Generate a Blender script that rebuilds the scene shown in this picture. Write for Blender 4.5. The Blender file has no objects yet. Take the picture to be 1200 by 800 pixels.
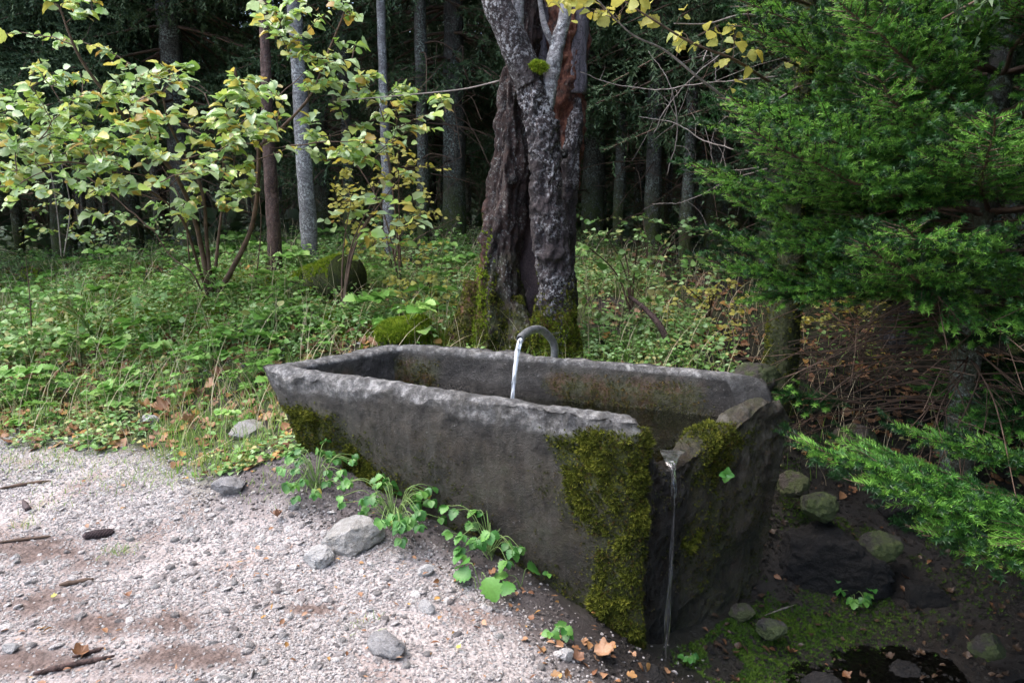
import bpy, math, random
import numpy as np
from mathutils import Matrix, Vector

S = bpy.context.scene
COL = S.collection
R = math.radians
rng = np.random.default_rng(7)
random.seed(7)

# ---------------------------------------------------------------- camera
CAM_Z, PITCH, FPX = 1.2, R(10), 811.0
cam_d = bpy.data.cameras.new('camera'); cam = bpy.data.objects.new('camera', cam_d)
COL.objects.link(cam); S.camera = cam
cam.location = (0, 0, CAM_Z); cam.rotation_euler = (R(90) - PITCH, 0, 0)
cam_d.sensor_width = 36; cam_d.lens = FPX / 1200 * 36
cam_d.clip_start = 0.05; cam_d.clip_end = 600

# ---------------------------------------------------------------- light
SUN_EL, SUN_ROT = R(62), R(280)      # soft light from high on the left
w = bpy.data.worlds.new('World'); S.world = w; w.use_nodes = True
nt = w.node_tree; bg = nt.nodes['Background']
sky = nt.nodes.new('ShaderNodeTexSky'); sky.sky_type = 'NISHITA'; sky.sun_disc = False
sky.sun_elevation = SUN_EL; sky.sun_rotation = SUN_ROT; sky.dust_density = 3.0; sky.air_density = 1.0; sky.ozone_density = 1.0
nt.links.new(sky.outputs[0], bg.inputs[0]); bg.inputs[1].default_value = 0.15
sun_d = bpy.data.lights.new('sun', 'SUN'); sun = bpy.data.objects.new('sun', sun_d); COL.objects.link(sun)
sun_d.energy = 1.1; sun_d.angle = R(100); sun_d.color = (1.0, 0.96, 0.92)
_sd = Vector((math.sin(SUN_ROT) * math.cos(SUN_EL), math.cos(SUN_ROT) * math.cos(SUN_EL), math.sin(SUN_EL)))
sun.rotation_euler = _sd.to_track_quat('Z', 'Y').to_euler()
S.view_settings.view_transform = 'Standard'; S.view_settings.look = 'None'
S.view_settings.exposure = 2.4; S.view_settings.gamma = 1; S.view_settings.use_curve_mapping = False
S.cycles.max_bounces = 5; S.cycles.diffuse_bounces = 3; S.cycles.glossy_bounces = 2
S.cycles.transmission_bounces = 3; S.cycles.transparent_max_bounces = 6
S.cycles.sample_clamp_indirect = 4; S.cycles.use_denoising = True

# ---------------------------------------------------------------- numeric helpers
CP, SP = math.cos(PITCH), math.sin(PITCH)
def P(px, py, y):
    """world point seen at photo pixel (px, py), standing y metres ahead"""
    u, v = (px - 600) / FPX, (py - 400) / FPX
    t = y / (CP - v * SP)
    return np.array((u * t, y, CAM_Z + (-SP - v * CP) * t))

def _h(i, j, k, s):
    with np.errstate(over='ignore'):
        n = (i.astype(np.uint32) * np.uint32(374761393) + j.astype(np.uint32) * np.uint32(668265263)
             + k.astype(np.uint32) * np.uint32(2246822519) + np.uint32(s * 7919 + 13))
        n = (n ^ (n >> np.uint32(13))) * np.uint32(1274126177)
        n = (n ^ (n >> np.uint32(15))) * np.uint32(2654435761)
        n = n ^ (n >> np.uint32(16))
    return n.astype(np.float64) / 4294967295.0 * 2 - 1
def noise(p, f=1.0, s=0):
    p = np.asarray(p, float) * f
    i = np.floor(p); q = p - i; q = q * q * (3 - 2 * q); i = i.astype(np.int64)
    r = 0
    for a in (0, 1):
        for b in (0, 1):
            for c in (0, 1):
                wgt = (q[:, 0] if a else 1 - q[:, 0]) * (q[:, 1] if b else 1 - q[:, 1]) * (q[:, 2] if c else 1 - q[:, 2])
                r = r + wgt * _h(i[:, 0] + a, i[:, 1] + b, i[:, 2] + c, s)
    return r
def fbm(p, f=1.0, o=4, s=0):
    r = 0; a = 1.0; t = 0
    for k in range(o):
        r = r + a * noise(p, f, s + k); t += a; a *= .5; f *= 2.03
    return r / t
def sm(a, b, x):
    t = np.clip((x - a) / (b - a), 0, 1); return t * t * (3 - 2 * t)
def unit(v):
    v = np.asarray(v, float); n = np.linalg.norm(v, axis=-1, keepdims=True); return v / np.maximum(n, 1e-9)

# ---------------------------------------------------------------- object helpers
def mesh(name, V, F, mat, smooth=True, attrs=None):
    V = np.asarray(V, np.float32); me = bpy.data.meshes.new(name)
    if isinstance(F, np.ndarray): groups = [F]
    else: groups = [np.asarray(f) for f in F if len(f)]
    me.vertices.add(len(V)); me.vertices.foreach_set('co', V.ravel())
    idx = np.concatenate([g.ravel() for g in groups]).astype(np.int32)
    tot = np.concatenate([np.full(len(g), g.shape[1]) for g in groups]).astype(np.int32)
    me.loops.add(len(idx)); me.loops.foreach_set('vertex_index', idx)
    me.polygons.add(len(tot)); me.polygons.foreach_set('loop_start', np.concatenate([[0], np.cumsum(tot)[:-1]]).astype(np.int32))
    me.polygons.foreach_set('loop_total', tot)
    me.polygons.foreach_set('use_smooth', np.full(len(tot), smooth))
    for k, a in (attrs or {}).items():
        at = me.attributes.new(k, 'FLOAT', 'POINT'); at.data.foreach_set('value', np.asarray(a, np.float32))
    me.materials.append(mat); me.update(calc_edges=True)
    return me
def tag(o, label=None, cat=None, group=None, kind=None):
    if label: o['label'] = label
    if cat: o['category'] = cat
    if group: o['group'] = group
    if kind: o['kind'] = kind
    return o
def empty(name, loc, label, cat, group=None):
    o = bpy.data.objects.new(name, None); COL.objects.link(o); o.location = [float(c) for c in loc]; o.empty_display_size = .1
    return tag(o, label, cat, group)
def mk(name, V, F, mat, parent=None, org=None, smooth=True, attrs=None):
    """world-space vertices -> one object; its origin is the parent's or org"""
    V = np.asarray(V, float)
    if parent is not None:
        q = parent; off = np.zeros(3)
        while q is not None: off = off + np.array(q.location); q = q.parent
    else: off = np.zeros(3) if org is None else np.asarray(org, float)
    o = bpy.data.objects.new(name, mesh(name, V - off, F, mat, smooth, attrs)); COL.objects.link(o)
    if parent is not None: o.parent = parent
    else: o.location = off
    return o
def link(name, me, loc, M3=None, parent=None):
    """an object on shared mesh data; M3 = columns rotation*scale, loc in world"""
    o = bpy.data.objects.new(name, me); COL.objects.link(o)
    off = np.zeros(3); q = parent
    while q is not None: off = off + np.array(q.location); q = q.parent
    M = np.eye(4)
    if M3 is not None: M[:3, :3] = M3
    M[:3, 3] = np.asarray(loc) - off
    if parent is not None: o.parent = parent
    o.matrix_basis = Matrix(M.tolist())
    return o
def copy_tree(root, loc, rz=0.0, sc=1.0, label=None):
    r = root.copy(); COL.objects.link(r); r.location = [float(c) for c in loc]; r.rotation_euler = (0, 0, rz); r.scale = (sc, sc, sc)
    if label: r['label'] = label
    for ch in root.children:
        c = ch.copy(); COL.objects.link(c); c.parent = r
    return r

# ---------------------------------------------------------------- geometry helpers
class Acc:
    """collects vertices / faces / tint into one mesh"""
    def __init__(s): s.V = []; s.F = {}; s.T = []; s.n = 0
    def add(s, V, F, t=0.0):
        V = np.asarray(V, float)
        for f in ([F] if isinstance(F, np.ndarray) else F):
            f = np.asarray(f)
            if len(f): s.F.setdefault(f.shape[1], []).append(f + s.n)
        s.V.append(V); s.T.append(np.broadcast_to(np.asarray(t, float), (len(V),))); s.n += len(V)
    def build(s, name, mat, parent=None, org=None, smooth=True):
        if not s.n: return None
        return mk(name, np.concatenate(s.V), [np.concatenate(f) for f in s.F.values()], mat, parent, org, smooth, {'tint': np.concatenate(s.T)})
def tube(pts, rad, n=8, disp=None, cap=True):
    pts = np.asarray(pts, float); m = len(pts); rad = np.broadcast_to(np.asarray(rad, float), (m,))
    T = unit(np.gradient(pts, axis=0)); N = np.zeros((m, 3))
    a = np.array((1., 0, 0)) if abs(T[0, 0]) < .8 else np.array((0, 1., 0))
    N[0] = unit(a - T[0] * a.dot(T[0]))
    for i in range(1, m): N[i] = unit(N[i - 1] - T[i] * N[i - 1].dot(T[i]))
    B = np.cross(T, N); th = np.arange(n) / n * 2 * math.pi
    D = N[:, None] * np.cos(th)[None, :, None] + B[:, None] * np.sin(th)[None, :, None]
    r = rad[:, None, None] * np.ones((m, n, 1))
    if disp is not None:
        base = pts[:, None] + D * r
        r = r + disp(base.reshape(-1, 3), np.tile(th, m), np.repeat(np.linspace(0, 1, m), n)).reshape(m, n, 1)
    V = (pts[:, None] + D * r).reshape(-1, 3)
    i, j = np.meshgrid(np.arange(m - 1), np.arange(n), indexing='ij'); i = i.ravel(); j = j.ravel(); k = (j + 1) % n
    F = [np.stack([i * n + j, i * n + k, (i + 1) * n + k, (i + 1) * n + j], 1)]
    if cap:
        V = np.vstack([V, pts[:1], pts[-1:]]); j = np.arange(n); k = (j + 1) % n
        F.append(np.vstack([np.stack([k, j, np.full(n, m * n)], 1), np.stack([(m - 1) * n + j, (m - 1) * n + k, np.full(n, m * n + 1)], 1)]))
    return V, F
def spline(pts, n):
    """Catmull-Rom through pts"""
    p = np.asarray(pts, float); p = np.vstack([2 * p[0] - p[1], p, 2 * p[-1] - p[-2]])
    t = np.linspace(0, len(p) - 3 - 1e-6, n); i = t.astype(int); f = (t - i)[:, None]
    a, b, c, d = p[i], p[i + 1], p[i + 2], p[i + 3]
    return .5 * (2 * b + (c - a) * f + (2 * a - 5 * b + 4 * c - d) * f ** 2 + (3 * b - a - 3 * c + d) * f ** 3)
def frames(d, up, sc, roll=None):
    """matrices whose columns are (side, d, normal) scaled; d along +Y of the template"""
    d = unit(d); up = np.broadcast_to(np.asarray(up, float), d.shape)
    s = unit(np.cross(d, up + 1e-4)); nrm = np.cross(s, d)
    if roll is not None:
        c, q = np.cos(roll)[:, None], np.sin(roll)[:, None]
        s, nrm = s * c + nrm * q, nrm * c - s * q
    sc = np.asarray(sc, float)
    if sc.ndim < 2: sc = np.broadcast_to(sc.reshape(-1, 1), (len(d), 3))
    return np.stack([s * sc[:, :1], d * sc[:, 1:2], nrm * sc[:, 2:3]], 2)
def scatter(tv, tf, M, pos, tint):
    """template (tv, tf) at every pos with matrix M"""
    N, n = len(pos), len(tv)
    V = (np.einsum('nij,vj->nvi', M, tv) + pos[:, None]).reshape(-1, 3)
    F = (tf[None] + (np.arange(N) * n)[:, None, None]).reshape(-1, tf.shape[1])
    return V, F, np.repeat(np.broadcast_to(tint, (N,)), n)
def ico(sub=1):
    t = (1 + 5 ** .5) / 2
    V = [(-1, t, 0), (1, t, 0), (-1, -t, 0), (1, -t, 0), (0, -1, t), (0, 1, t), (0, -1, -t), (0, 1, -t), (t, 0, -1), (t, 0, 1), (-t, 0, -1), (-t, 0, 1)]
    V = [np.array(v) / math.hypot(1, t) for v in V]
    F = [(0, 11, 5), (0, 5, 1), (0, 1, 7), (0, 7, 10), (0, 10, 11), (1, 5, 9), (5, 11, 4), (11, 10, 2), (10, 7, 6), (7, 1, 8), (3, 9, 4), (3, 4, 2), (3, 2, 6), (3, 6, 8), (3, 8, 9), (4, 9, 5), (2, 4, 11), (6, 2, 10), (8, 6, 7), (9, 8, 1)]
    for _ in range(sub):
        c = {}; G = []
        def mid(a, b):
            k = (min(a, b), max(a, b))
            if k not in c: c[k] = len(V); m = V[a] + V[b]; V.append(m / np.linalg.norm(m))
            return c[k]
        for a, b, d in F:
            x, y, z = mid(a, b), mid(b, d), mid(d, a); G += [(a, x, z), (b, y, x), (d, z, y), (x, y, z)]
        F = G
    return np.array(V), np.array(F)
def rock(sub, seed, flat=.7, rough=.25, cuts=7):
    V, F = ico(sub); g = np.random.default_rng(seed)
    V = V * (1 + rough * fbm(V + seed * 3.1, 1.3, 3, seed))[:, None]
    for _ in range(cuts):
        n = unit(g.normal(size=3)); h = g.uniform(.55, .85); d = V @ n
        V = V - np.where(d > h, (d - h) * .92, 0)[:, None] * n
    V = V + (fbm(V, 4, 4, seed) * .09 - .05 * np.abs(fbm(V, 3, 4, seed + 3)))[:, None] * V
    if sub > 2: V = V * (1 + .05 * fbm(V, 9, 4, seed + 1) - .05 * np.abs(fbm(V, 7, 3, seed + 2)))[:, None]
    return V * np.array((1, g.uniform(.65, .95), flat)), F
def leaf_t(w=.42, n=4, fold=.12, curl=.18, serr=0.0, tip=1.0, wave=0.0, seed=0):
    """ovate leaf blade, length 1 along +Y, normal +Z"""
    g = np.random.default_rng(seed); ys = np.linspace(0, 1, n + 2); V = []
    for i, y in enumerate(ys):
        ww = w * (math.sin(math.pi * min(1, y ** .8)) ** .75 if 0 < y < 1 else 0) * tip
        if serr and 0 < y < 1: ww *= 1 + (serr if i % 2 else -serr)
        z = -curl * y * y
        V += [(-ww, y + (.03 if ww else 0), z + fold * ww * 2 + wave * g.uniform(-1, 1)), (0, y, z), (ww, y + (.03 if ww else 0), z + fold * ww * 2 + wave * g.uniform(-1, 1))]
    F = []
    for i in range(n + 1):
        a = i * 3; b = a + 3
        F += [(a, a + 1, b + 1), (a, b + 1, b), (a + 1, a + 2, b + 2), (a + 1, b + 2, b + 1)]
    V = np.array(V); F = np.array(F)
    ar = np.linalg.norm(np.cross(V[F[:, 1]] - V[F[:, 0]], V[F[:, 2]] - V[F[:, 0]]), axis=1)
    return V, F[ar > 1e-6]
def lobed_t(seed=0, curl=.25, lobes=5):
    """lobed autumn leaf (sycamore like), radius ~.5, stalk at the origin"""
    g = np.random.default_rng(seed); n = 26; a = np.linspace(-2.75, 2.75, n)
    r = .5 * (.62 + .38 * np.abs(np.cos(a * lobes / 2 / 1.05)) ** .8) * (1 + .06 * g.normal(size=n)); r *= (.75 + .25 * np.cos(a / 2))
    x, y = np.sin(a) * r, .42 + np.cos(a) * r
    z = curl * (x ** 2 * g.uniform(.5, 3) + (y - .4) ** 2 * g.uniform(-.5, 3)) + .04 * g.normal(size=n)
    V = np.vstack([[(0, 0, 0), (0, .4, -.02)], np.stack([x, y, z], 1)])
    F = [(1, i + 3, i + 2) for i in range(n - 1)] + [(0, 1, 2), (0, n + 1, 1)]
    return V, np.array(F)

# ---------------------------------------------------------------- materials
class NT:
    def __init__(s, name):
        s.m = bpy.data.materials.new(name); s.m.use_nodes = True; s.t = s.m.node_tree; s.t.nodes.clear()
        s.out = s.t.nodes.new('ShaderNodeOutputMaterial'); s.co = s.t.nodes.new('ShaderNodeTexCoord').outputs['Object']
    def n(s, typ, **kw):
        x = s.t.nodes.new(typ)
        for k, v in kw.items():
            if k.startswith('_'): setattr(x, k[1:], v)
            else:
                k2 = int(k[1:]) if k[0] == 'i' and k[1:].isdigit() else k.replace('__', ' ')
                s.set(x.inputs[k2], v)
        return x
    def set(s, sock, v):
        if hasattr(v, 'is_output'): s.t.links.new(v, sock)
        elif isinstance(v, tuple) and len(v) == 3 and sock.type == 'RGBA': sock.default_value = (*v, 1)
        else: sock.default_value = v
    def map(s, scale): return s.n('ShaderNodeMapping', Vector=s.co, Scale=scale).outputs[0]
    def noise(s, scale, det=4, vec=None, rough=.6, dist=0.0): return s.n('ShaderNodeTexNoise', Vector=vec or s.co, Scale=scale, Detail=det, Roughness=rough, Distortion=dist).outputs[0]
    def vor(s, scale, vec=None, feat='F1', out=0, rand=1.0): return s.n('ShaderNodeTexVoronoi', _feature=feat, Vector=vec or s.co, Scale=scale, Randomness=rand).outputs[out]
    def ramp(s, f, stops, interp='LINEAR'):
        r = s.t.nodes.new('ShaderNodeValToRGB'); s.t.links.new(f, r.inputs[0]); r.color_ramp.interpolation = interp; e = r.color_ramp.elements
        while len(e) < len(stops): e.new(.5)
        for x, (p, c) in zip(e, stops): x.position = p; x.color = (c, c, c, 1) if not isinstance(c, tuple) else (*c, 1)
        return r.outputs[0]
    def mix(s, f, a, b, mode='MIX'):
        x = s.t.nodes.new('ShaderNodeMix'); x.data_type = 'RGBA'; x.blend_type = mode
        s.set(x.inputs[0], f); s.set(x.inputs[6], a); s.set(x.inputs[7], b); return x.outputs[2]
    def math(s, op, a, b=0.0, c=0.0):
        x = s.t.nodes.new('ShaderNodeMath'); x.operation = op; x.use_clamp = False
        s.set(x.inputs[0], a); s.set(x.inputs[1], b); s.set(x.inputs[2], c); return x.outputs[0]
    def attr(s, name): return s.n('ShaderNodeAttribute', _attribute_name=name).outputs['Fac']
    def bump(s, h, st=.5, d=.01): return s.n('ShaderNodeBump', Height=h, Strength=st, Distance=d).outputs[0]
    def pbr(s, col, rough=.8, normal=None, spec=.5, transl=0.0, **kw):
        p = s.n('ShaderNodeBsdfPrincipled', Base__Color=col, Roughness=rough, **kw)
        s.set(p.inputs['Specular IOR Level'], spec)
        if normal is not None: s.set(p.inputs['Normal'], normal)
        sh = p.outputs[0]
        if transl:
            t = s.n('ShaderNodeBsdfTranslucent', Color=col); m = s.t.nodes.new('ShaderNodeMixShader'); m.inputs[0].default_value = transl
            s.t.links.new(sh, m.inputs[1]); s.t.links.new(t.outputs[0], m.inputs[2]); sh = m.outputs[0]
        s.t.links.new(sh, s.out.inputs[0]); return s.m

def leaf_mat(name, stops, transl=.3, rough=.5, spec=.4, vein=.35):
    m = NT(name); rnd = m.n('ShaderNodeObjectInfo').outputs['Random']
    f = m.math('FRACT', m.math('ADD', m.attr('tint'), rnd))
    c = m.ramp(f, stops, 'LINEAR'); nz = m.noise(1.0, 3, m.map((9, 9, 9)))
    c = m.mix(m.math('MULTIPLY', m.ramp(nz, [(.35, 1.0), (.6, 0.0)]), vein), c, m.mix(1.0, c, (.62, .55, .35), 'MULTIPLY'))
    return m.pbr(c, rough, None, spec, transl)
M_HAZEL = leaf_mat('hazel_leaf', [(0, (.38, .52, .28)), (.28, (.44, .57, .32)), (.42, (.28, .44, .14)), (.6, (.24, .42, .08)), (.74, (.42, .54, .12)), (.86, (.58, .58, .16)), (.93, (.58, .46, .08)), (.97, (.34, .20, .06)), (1, (.36, .48, .30))], .4, .36, .7)  # pale greens hold the sky's sheen in the leaf colour
M_YELLOW = leaf_mat('yellow_leaf', [(0, (.42, .42, .10)), (.4, (.55, .50, .12)), (.7, (.35, .40, .12)), (1, (.50, .42, .06))], .4, .5)
M_UNDER = leaf_mat('undergrowth_leaf', [(0, (.09, .21, .04)), (.25, (.17, .34, .08)), (.5, (.34, .48, .24)), (.65, (.14, .31, .07)), (.8, (.32, .44, .18)), (.9, (.40, .36, .14)), (1, (.14, .22, .05))], .3, .5)
M_HERB = leaf_mat('herb_leaf', [(0, (.035, .14, .025)), (.4, (.07, .22, .04)), (.75, (.14, .32, .06)), (1, (.05, .16, .03))], .3, .45, .5)
M_DEADLEAF = leaf_mat('dead_leaf', [(0, (.16, .07, .035)), (.3, (.26, .13, .06)), (.55, (.34, .20, .12)), (.75, (.20, .10, .06)), (.9, (.42, .24, .06)), (1, (.12, .06, .04))], .1, .55)
M_GRASS = leaf_mat('grass_blade', [(0, (.14, .27, .04)), (.5, (.26, .42, .08)), (.75, (.24, .36, .10)), (.85, (.46, .42, .22)), (1, (.50, .44, .26))], .3, .5)
M_NEEDLE = leaf_mat('spruce_needle', [(0, (.006, .022, .008)), (.3, (.014, .052, .012)), (.6, (.032, .12, .022)), (.85, (.13, .32, .045)), (1, (.22, .43, .07))], .25, .45, .35, 0)  # lower stops darkened as painted self-shadow; bright end is fresh tips
M_NEEDLE_FAR = leaf_mat('old_spruce_needle', [(0, (.026, .052, .022)), (.5, (.045, .082, .036)), (1, (.08, .12, .055))], .1, .6, .3, 0)
M_MOSS = leaf_mat('moss', [(0, (.02, .024, .006)), (.3, (.05, .062, .010)), (.6, (.12, .135, .018)), (.8, (.20, .20, .03)), (.9, (.07, .09, .015)), (.96, (.12, .075, .025)), (1, (.03, .03, .008))], .15, .8, .1, 0)
M_FORESTMOSS = leaf_mat('forest_moss', [(0, (.09, .15, .012)), (.5, (.18, .27, .02)), (1, (.28, .34, .035))], .15, .8, .1, 0)

def bark_mat(name, dark, light, spots=.5, spot_col=(.42, .42, .40), fiss=(14, 14, 2.2), moss=True, bumpd=.02, red=False):
    m = NT(name); v = m.map(fiss); a = m.noise(1, 7, v, .7, .6)
    wv = m.n('ShaderNodeVectorMath', _operation='ADD'); sc_ = m.n('ShaderNodeVectorMath', _operation='SCALE'); nz_ = m.n('ShaderNodeTexNoise', Vector=m.co, Scale=9.0, Detail=5.0)
    m.set(sc_.inputs[0], nz_.outputs['Color']); sc_.inputs['Scale'].default_value = 3.2; m.set(wv.inputs[0], m.map((fiss[0], fiss[1], fiss[2] * 1.6))); m.set(wv.inputs[1], sc_.outputs[0])
    b = m.vor(1.7, wv.outputs[0], 'DISTANCE_TO_EDGE')
    c = m.mix(m.ramp(a, [(.35, 0.0), (.65, 1.0)]), dark, light)
    c = m.mix(m.ramp(b, [(0, .8), (.10, 0.0)]), c, tuple(x * .35 for x in dark))
    sp = m.ramp(m.noise(55, 5, None, .75), [(.60 - .12 * spots, 0.0), (.66 - .08 * spots, 1.0)])
    area = m.ramp(m.noise(4.5, 3), [(.40, 0.0), (.6, 1.0)])
    c = m.mix(m.math('MULTIPLY', m.math('MULTIPLY', sp, area), min(1, spots * 1.3)), c, spot_col)
    if red:
        rf = m.math('MULTIPLY', m.attr('red'), m.ramp(m.noise(7, 5), [(.35, 0.0), (.5, 1.0)]))
        c = m.mix(rf, c, m.ramp(m.noise(30, 4), [(.3, (.03, .010, .008)), (.5, (.09, .032, .02)), (.7, (.19, .085, .055))]))
    if moss:
        mf = m.math('MULTIPLY', m.attr('moss'), m.ramp(m.noise(16, 6, None, .7), [(.38, 0.0), (.5, 1.0)]))
        c = m.mix(mf, c, m.ramp(m.noise(70, 3), [(.3, (.02, .03, .006)), (.7, (.07, .09, .015))]))
    h = m.math('ADD', m.math('ADD', m.math('MULTIPLY', b, .6), m.math('MULTIPLY', a, .8)), m.math('MULTIPLY', m.noise(60, 6, None, .75), .6))
    return m.pbr(c, .82, m.bump(h, .9, bumpd), .3)
M_BARK = bark_mat('snag_bark', (.005, .004, .004), (.034, .028, .028), .5, (.30, .32, .31), fiss=(20, 20, 1.8), red=True)
M_STEM = bark_mat('gnarled_bark', (.010, .007, .008), (.050, .039, .040), .85, (.30, .30, .31), (20, 20, 3.5), bumpd=.02)
M_WOOD = bark_mat('bare_wood', (.05, .045, .055), (.13, .12, .14), .15, fiss=(26, 26, 1.0), moss=False, bumpd=.006)
M_ROT = bark_mat('rotten_wood', (.02, .008, .006), (.13, .055, .038), .12, fiss=(14, 14, 7), red=False, bumpd=.03)
M_TRUNK = bark_mat('spruce_bark', (.028, .025, .023), (.10, .09, .082), .85, (.24, .29, .26), (18, 18, 7), moss=True, bumpd=.012)
M_TRUNKPALE = bark_mat('pale_bark', (.09, .085, .09), (.20, .195, .20), .9, (.40, .42, .42), (10, 10, 16), bumpd=.004)
M_TRUNKRED = bark_mat('reddish_bark', (.035, .02, .018), (.12, .075, .065), .3, (.2, .2, .19), (18, 18, 7), bumpd=.012)
M_TRUNKMOSS = bark_mat('mossy_bark', (.012, .012, .008), (.045, .045, .025), .2, (.2, .24, .18), (14, 14, 4), bumpd=.015)
def flat_mat(name, a, b, sc=30, rough=.8, spec=.3):
    m = NT(name); return m.pbr(m.mix(m.ramp(m.noise(sc, 5), [(.3, 0.0), (.7, 1.0)]), a, b), rough, m.bump(m.noise(sc * 3, 4), .5, .003), spec)
M_BANKHERB = leaf_mat('bank_herb_leaf', [(0, (.10, .25, .04)), (.5, (.18, .38, .07)), (.8, (.32, .50, .14)), (1, (.12, .28, .05))], .3, .45, .5)
M_TWIG = flat_mat('twig_bark', (.045, .028, .02), (.13, .085, .06), 20)
M_PALETWIG = flat_mat('pale_twig', (.08, .065, .055), (.26, .23, .21), 20)
M_DRY = flat_mat('dry_stalk', (.40, .33, .20), (.55, .48, .32), 20)
M_STEMGREEN = flat_mat('green_stalk', (.12, .22, .06), (.20, .26, .09), 20)
M_CONE = flat_mat('spruce_cone', (.03, .022, .025), (.10, .07, .07), 120)
M_OLDROOT = bark_mat('weathered_wood', (.05, .045, .05), (.20, .18, .19), .1, fiss=(30, 30, 2.0), moss=False, bumpd=.02)

def rock_mat(name, cols, wet=0.0, mossy=0.0, sc=9):
    m = NT(name); a = m.noise(sc, 6, None, .65); b = m.noise(sc * 9, 5, None, .7); rnd = m.n('ShaderNodeObjectInfo').outputs['Random']
    t = m.math('FRACT', m.math('ADD', m.attr('tint'), rnd))
    c = m.ramp(m.math('ADD', m.math('MULTIPLY', t, .5), m.math('MULTIPLY', a, .5)), cols)
    c = m.mix(m.ramp(b, [(.38, .75), (.5, 0.0)]), c, m.mix(1.0, c, (.45, .42, .42), 'MULTIPLY'))
    if mossy: c = m.mix(m.math('MULTIPLY', m.ramp(m.noise(sc * .8, 5), [(.42, 0.0), (.52, 1.0)]), mossy), c, m.ramp(b, [(.3, (.035, .06, .01)), (.7, (.10, .15, .02))]))
    return m.pbr(c, .85 - .6 * wet, m.bump(m.math('ADD', a, m.math('MULTIPLY', b, .9)), 1.0, .02), .4 + .3 * wet)
M_GRAVEL = rock_mat('gravel', [(.15, (.22, .19, .185)), (.34, (.36, .33, .32)), (.52, (.46, .43, .42)), (.75, (.58, .56, .545)), (.92, (.30, .275, .275))], sc=14)
M_STONE = rock_mat('limestone', [(.2, (.22, .215, .215)), (.40, (.38, .37, .37)), (.55, (.58, .57, .56)), (.7, (.40, .38, .35)), (.9, (.55, .52, .46))], sc=30)
M_DULLROCK = rock_mat('dull_rock', [(.2, (.03, .025, .022)), (.45, (.065, .055, .048)), (.7, (.13, .11, .095)), (.9, (.06, .05, .04))], mossy=.6, sc=16)
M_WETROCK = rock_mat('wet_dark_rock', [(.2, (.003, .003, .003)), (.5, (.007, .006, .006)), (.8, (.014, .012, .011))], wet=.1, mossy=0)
M_MOSSROCK = rock_mat('mossy_rock', [(.2, (.015, .014, .012)), (.5, (.035, .033, .03)), (.8, (.07, .065, .06))], wet=.3, mossy=.6)

# ---------------------------------------------------------------- ground
def _cp(px, py, z):
    u, v = (px - 600) / FPX, (py - 400) / FPX
    t = (z - CAM_Z) / (-SP - v * CP); return (u * t, t * (CP - v * SP), z)
CPT = [_cp(0, 800, 0), _cp(200, 800, 0), _cp(400, 800, -.02), _cp(600, 800, -.10), _cp(690, 790, -.20), _cp(0, 700, 0), _cp(200, 700, 0), _cp(400, 700, -.03),
       _cp(560, 720, -.10), _cp(0, 600, .02), _cp(150, 600, .02), _cp(300, 620, .01), _cp(420, 584, .07), _cp(500, 630, -.02), _cp(600, 676, -.114), _cp(680, 716, -.19), _cp(740, 750, -.25), _cp(420, 640, .01), _cp(500, 690, -.05), _cp(0, 540, .04), _cp(180, 530, .05),
       _cp(270, 540, .08), _cp(345, 530, .20), _cp(0, 480, .10), _cp(150, 470, .12), _cp(280, 480, .16), _cp(0, 420, .2), _cp(150, 410, .28), _cp(290, 415, .38), _cp(0, 350, .42), _cp(150, 345, .55),
       _cp(245, 352, .60), _cp(350, 345, .62), _cp(440, 385, .50), _cp(530, 395, .48), _cp(640, 397, .46), _cp(760, 405, .44), _cp(860, 420, .42), _cp(0, 310, .7), _cp(200, 305, .75), _cp(400, 320, .72),
       _cp(600, 330, .68), _cp(800, 340, .6), _cp(900, 455, .22), _cp(1000, 440, .22), _cp(1150, 450, .15), _cp(950, 520, .02), _cp(1050, 520, -.02), _cp(1200, 530, -.05), _cp(960, 600, -.20), _cp(1080, 620, -.25),
       _cp(1200, 620, -.25), _cp(900, 700, -.42), _cp(1000, 700, -.45), _cp(1120, 700, -.42), _cp(830, 760, -.42), _cp(770, 770, -.38), _cp(950, 790, -.50), _cp(1100, 790, -.50), _cp(1000, 350, .5), _cp(1150, 360, .45),
       (-3, -2, 0), (0, -2, 0), (2, -1, -.1), (-6, 0, .05), (-6, 3, .1), (-8, 6, .4), (3.5, 1.5, -.3), (5, 3, .1), (5, -1, 0), (0, .5, -.02), (1.0, 1.0, -.3), (6, 6, .5), (1.5, 1.7, -.5), (.9, 1.5, -.42)]
CPT = np.array(CPT)
def _tps_fit(C):
    n = len(C); d = np.hypot(C[:, None, 0] - C[None, :, 0], C[:, None, 1] - C[None, :, 1]); K = d * d * np.log(d + 1e-9) + np.eye(n) * .05
    Q = np.c_[np.ones(n), C[:, :2]]; A = np.block([[K, Q], [Q.T, np.zeros((3, 3))]])
    return np.linalg.solve(A, np.r_[C[:, 2], 0, 0, 0])
_TW = _tps_fit(CPT)
MOUNDS = [(*_cp(130, 345, .50)[:2], .5, .16), (*_cp(290, 340, .6)[:2], .45, .10), (*_cp(60, 380, .38)[:2], .4, .06), (*_cp(475, 392, .5)[:2], .28, .07)]
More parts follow.
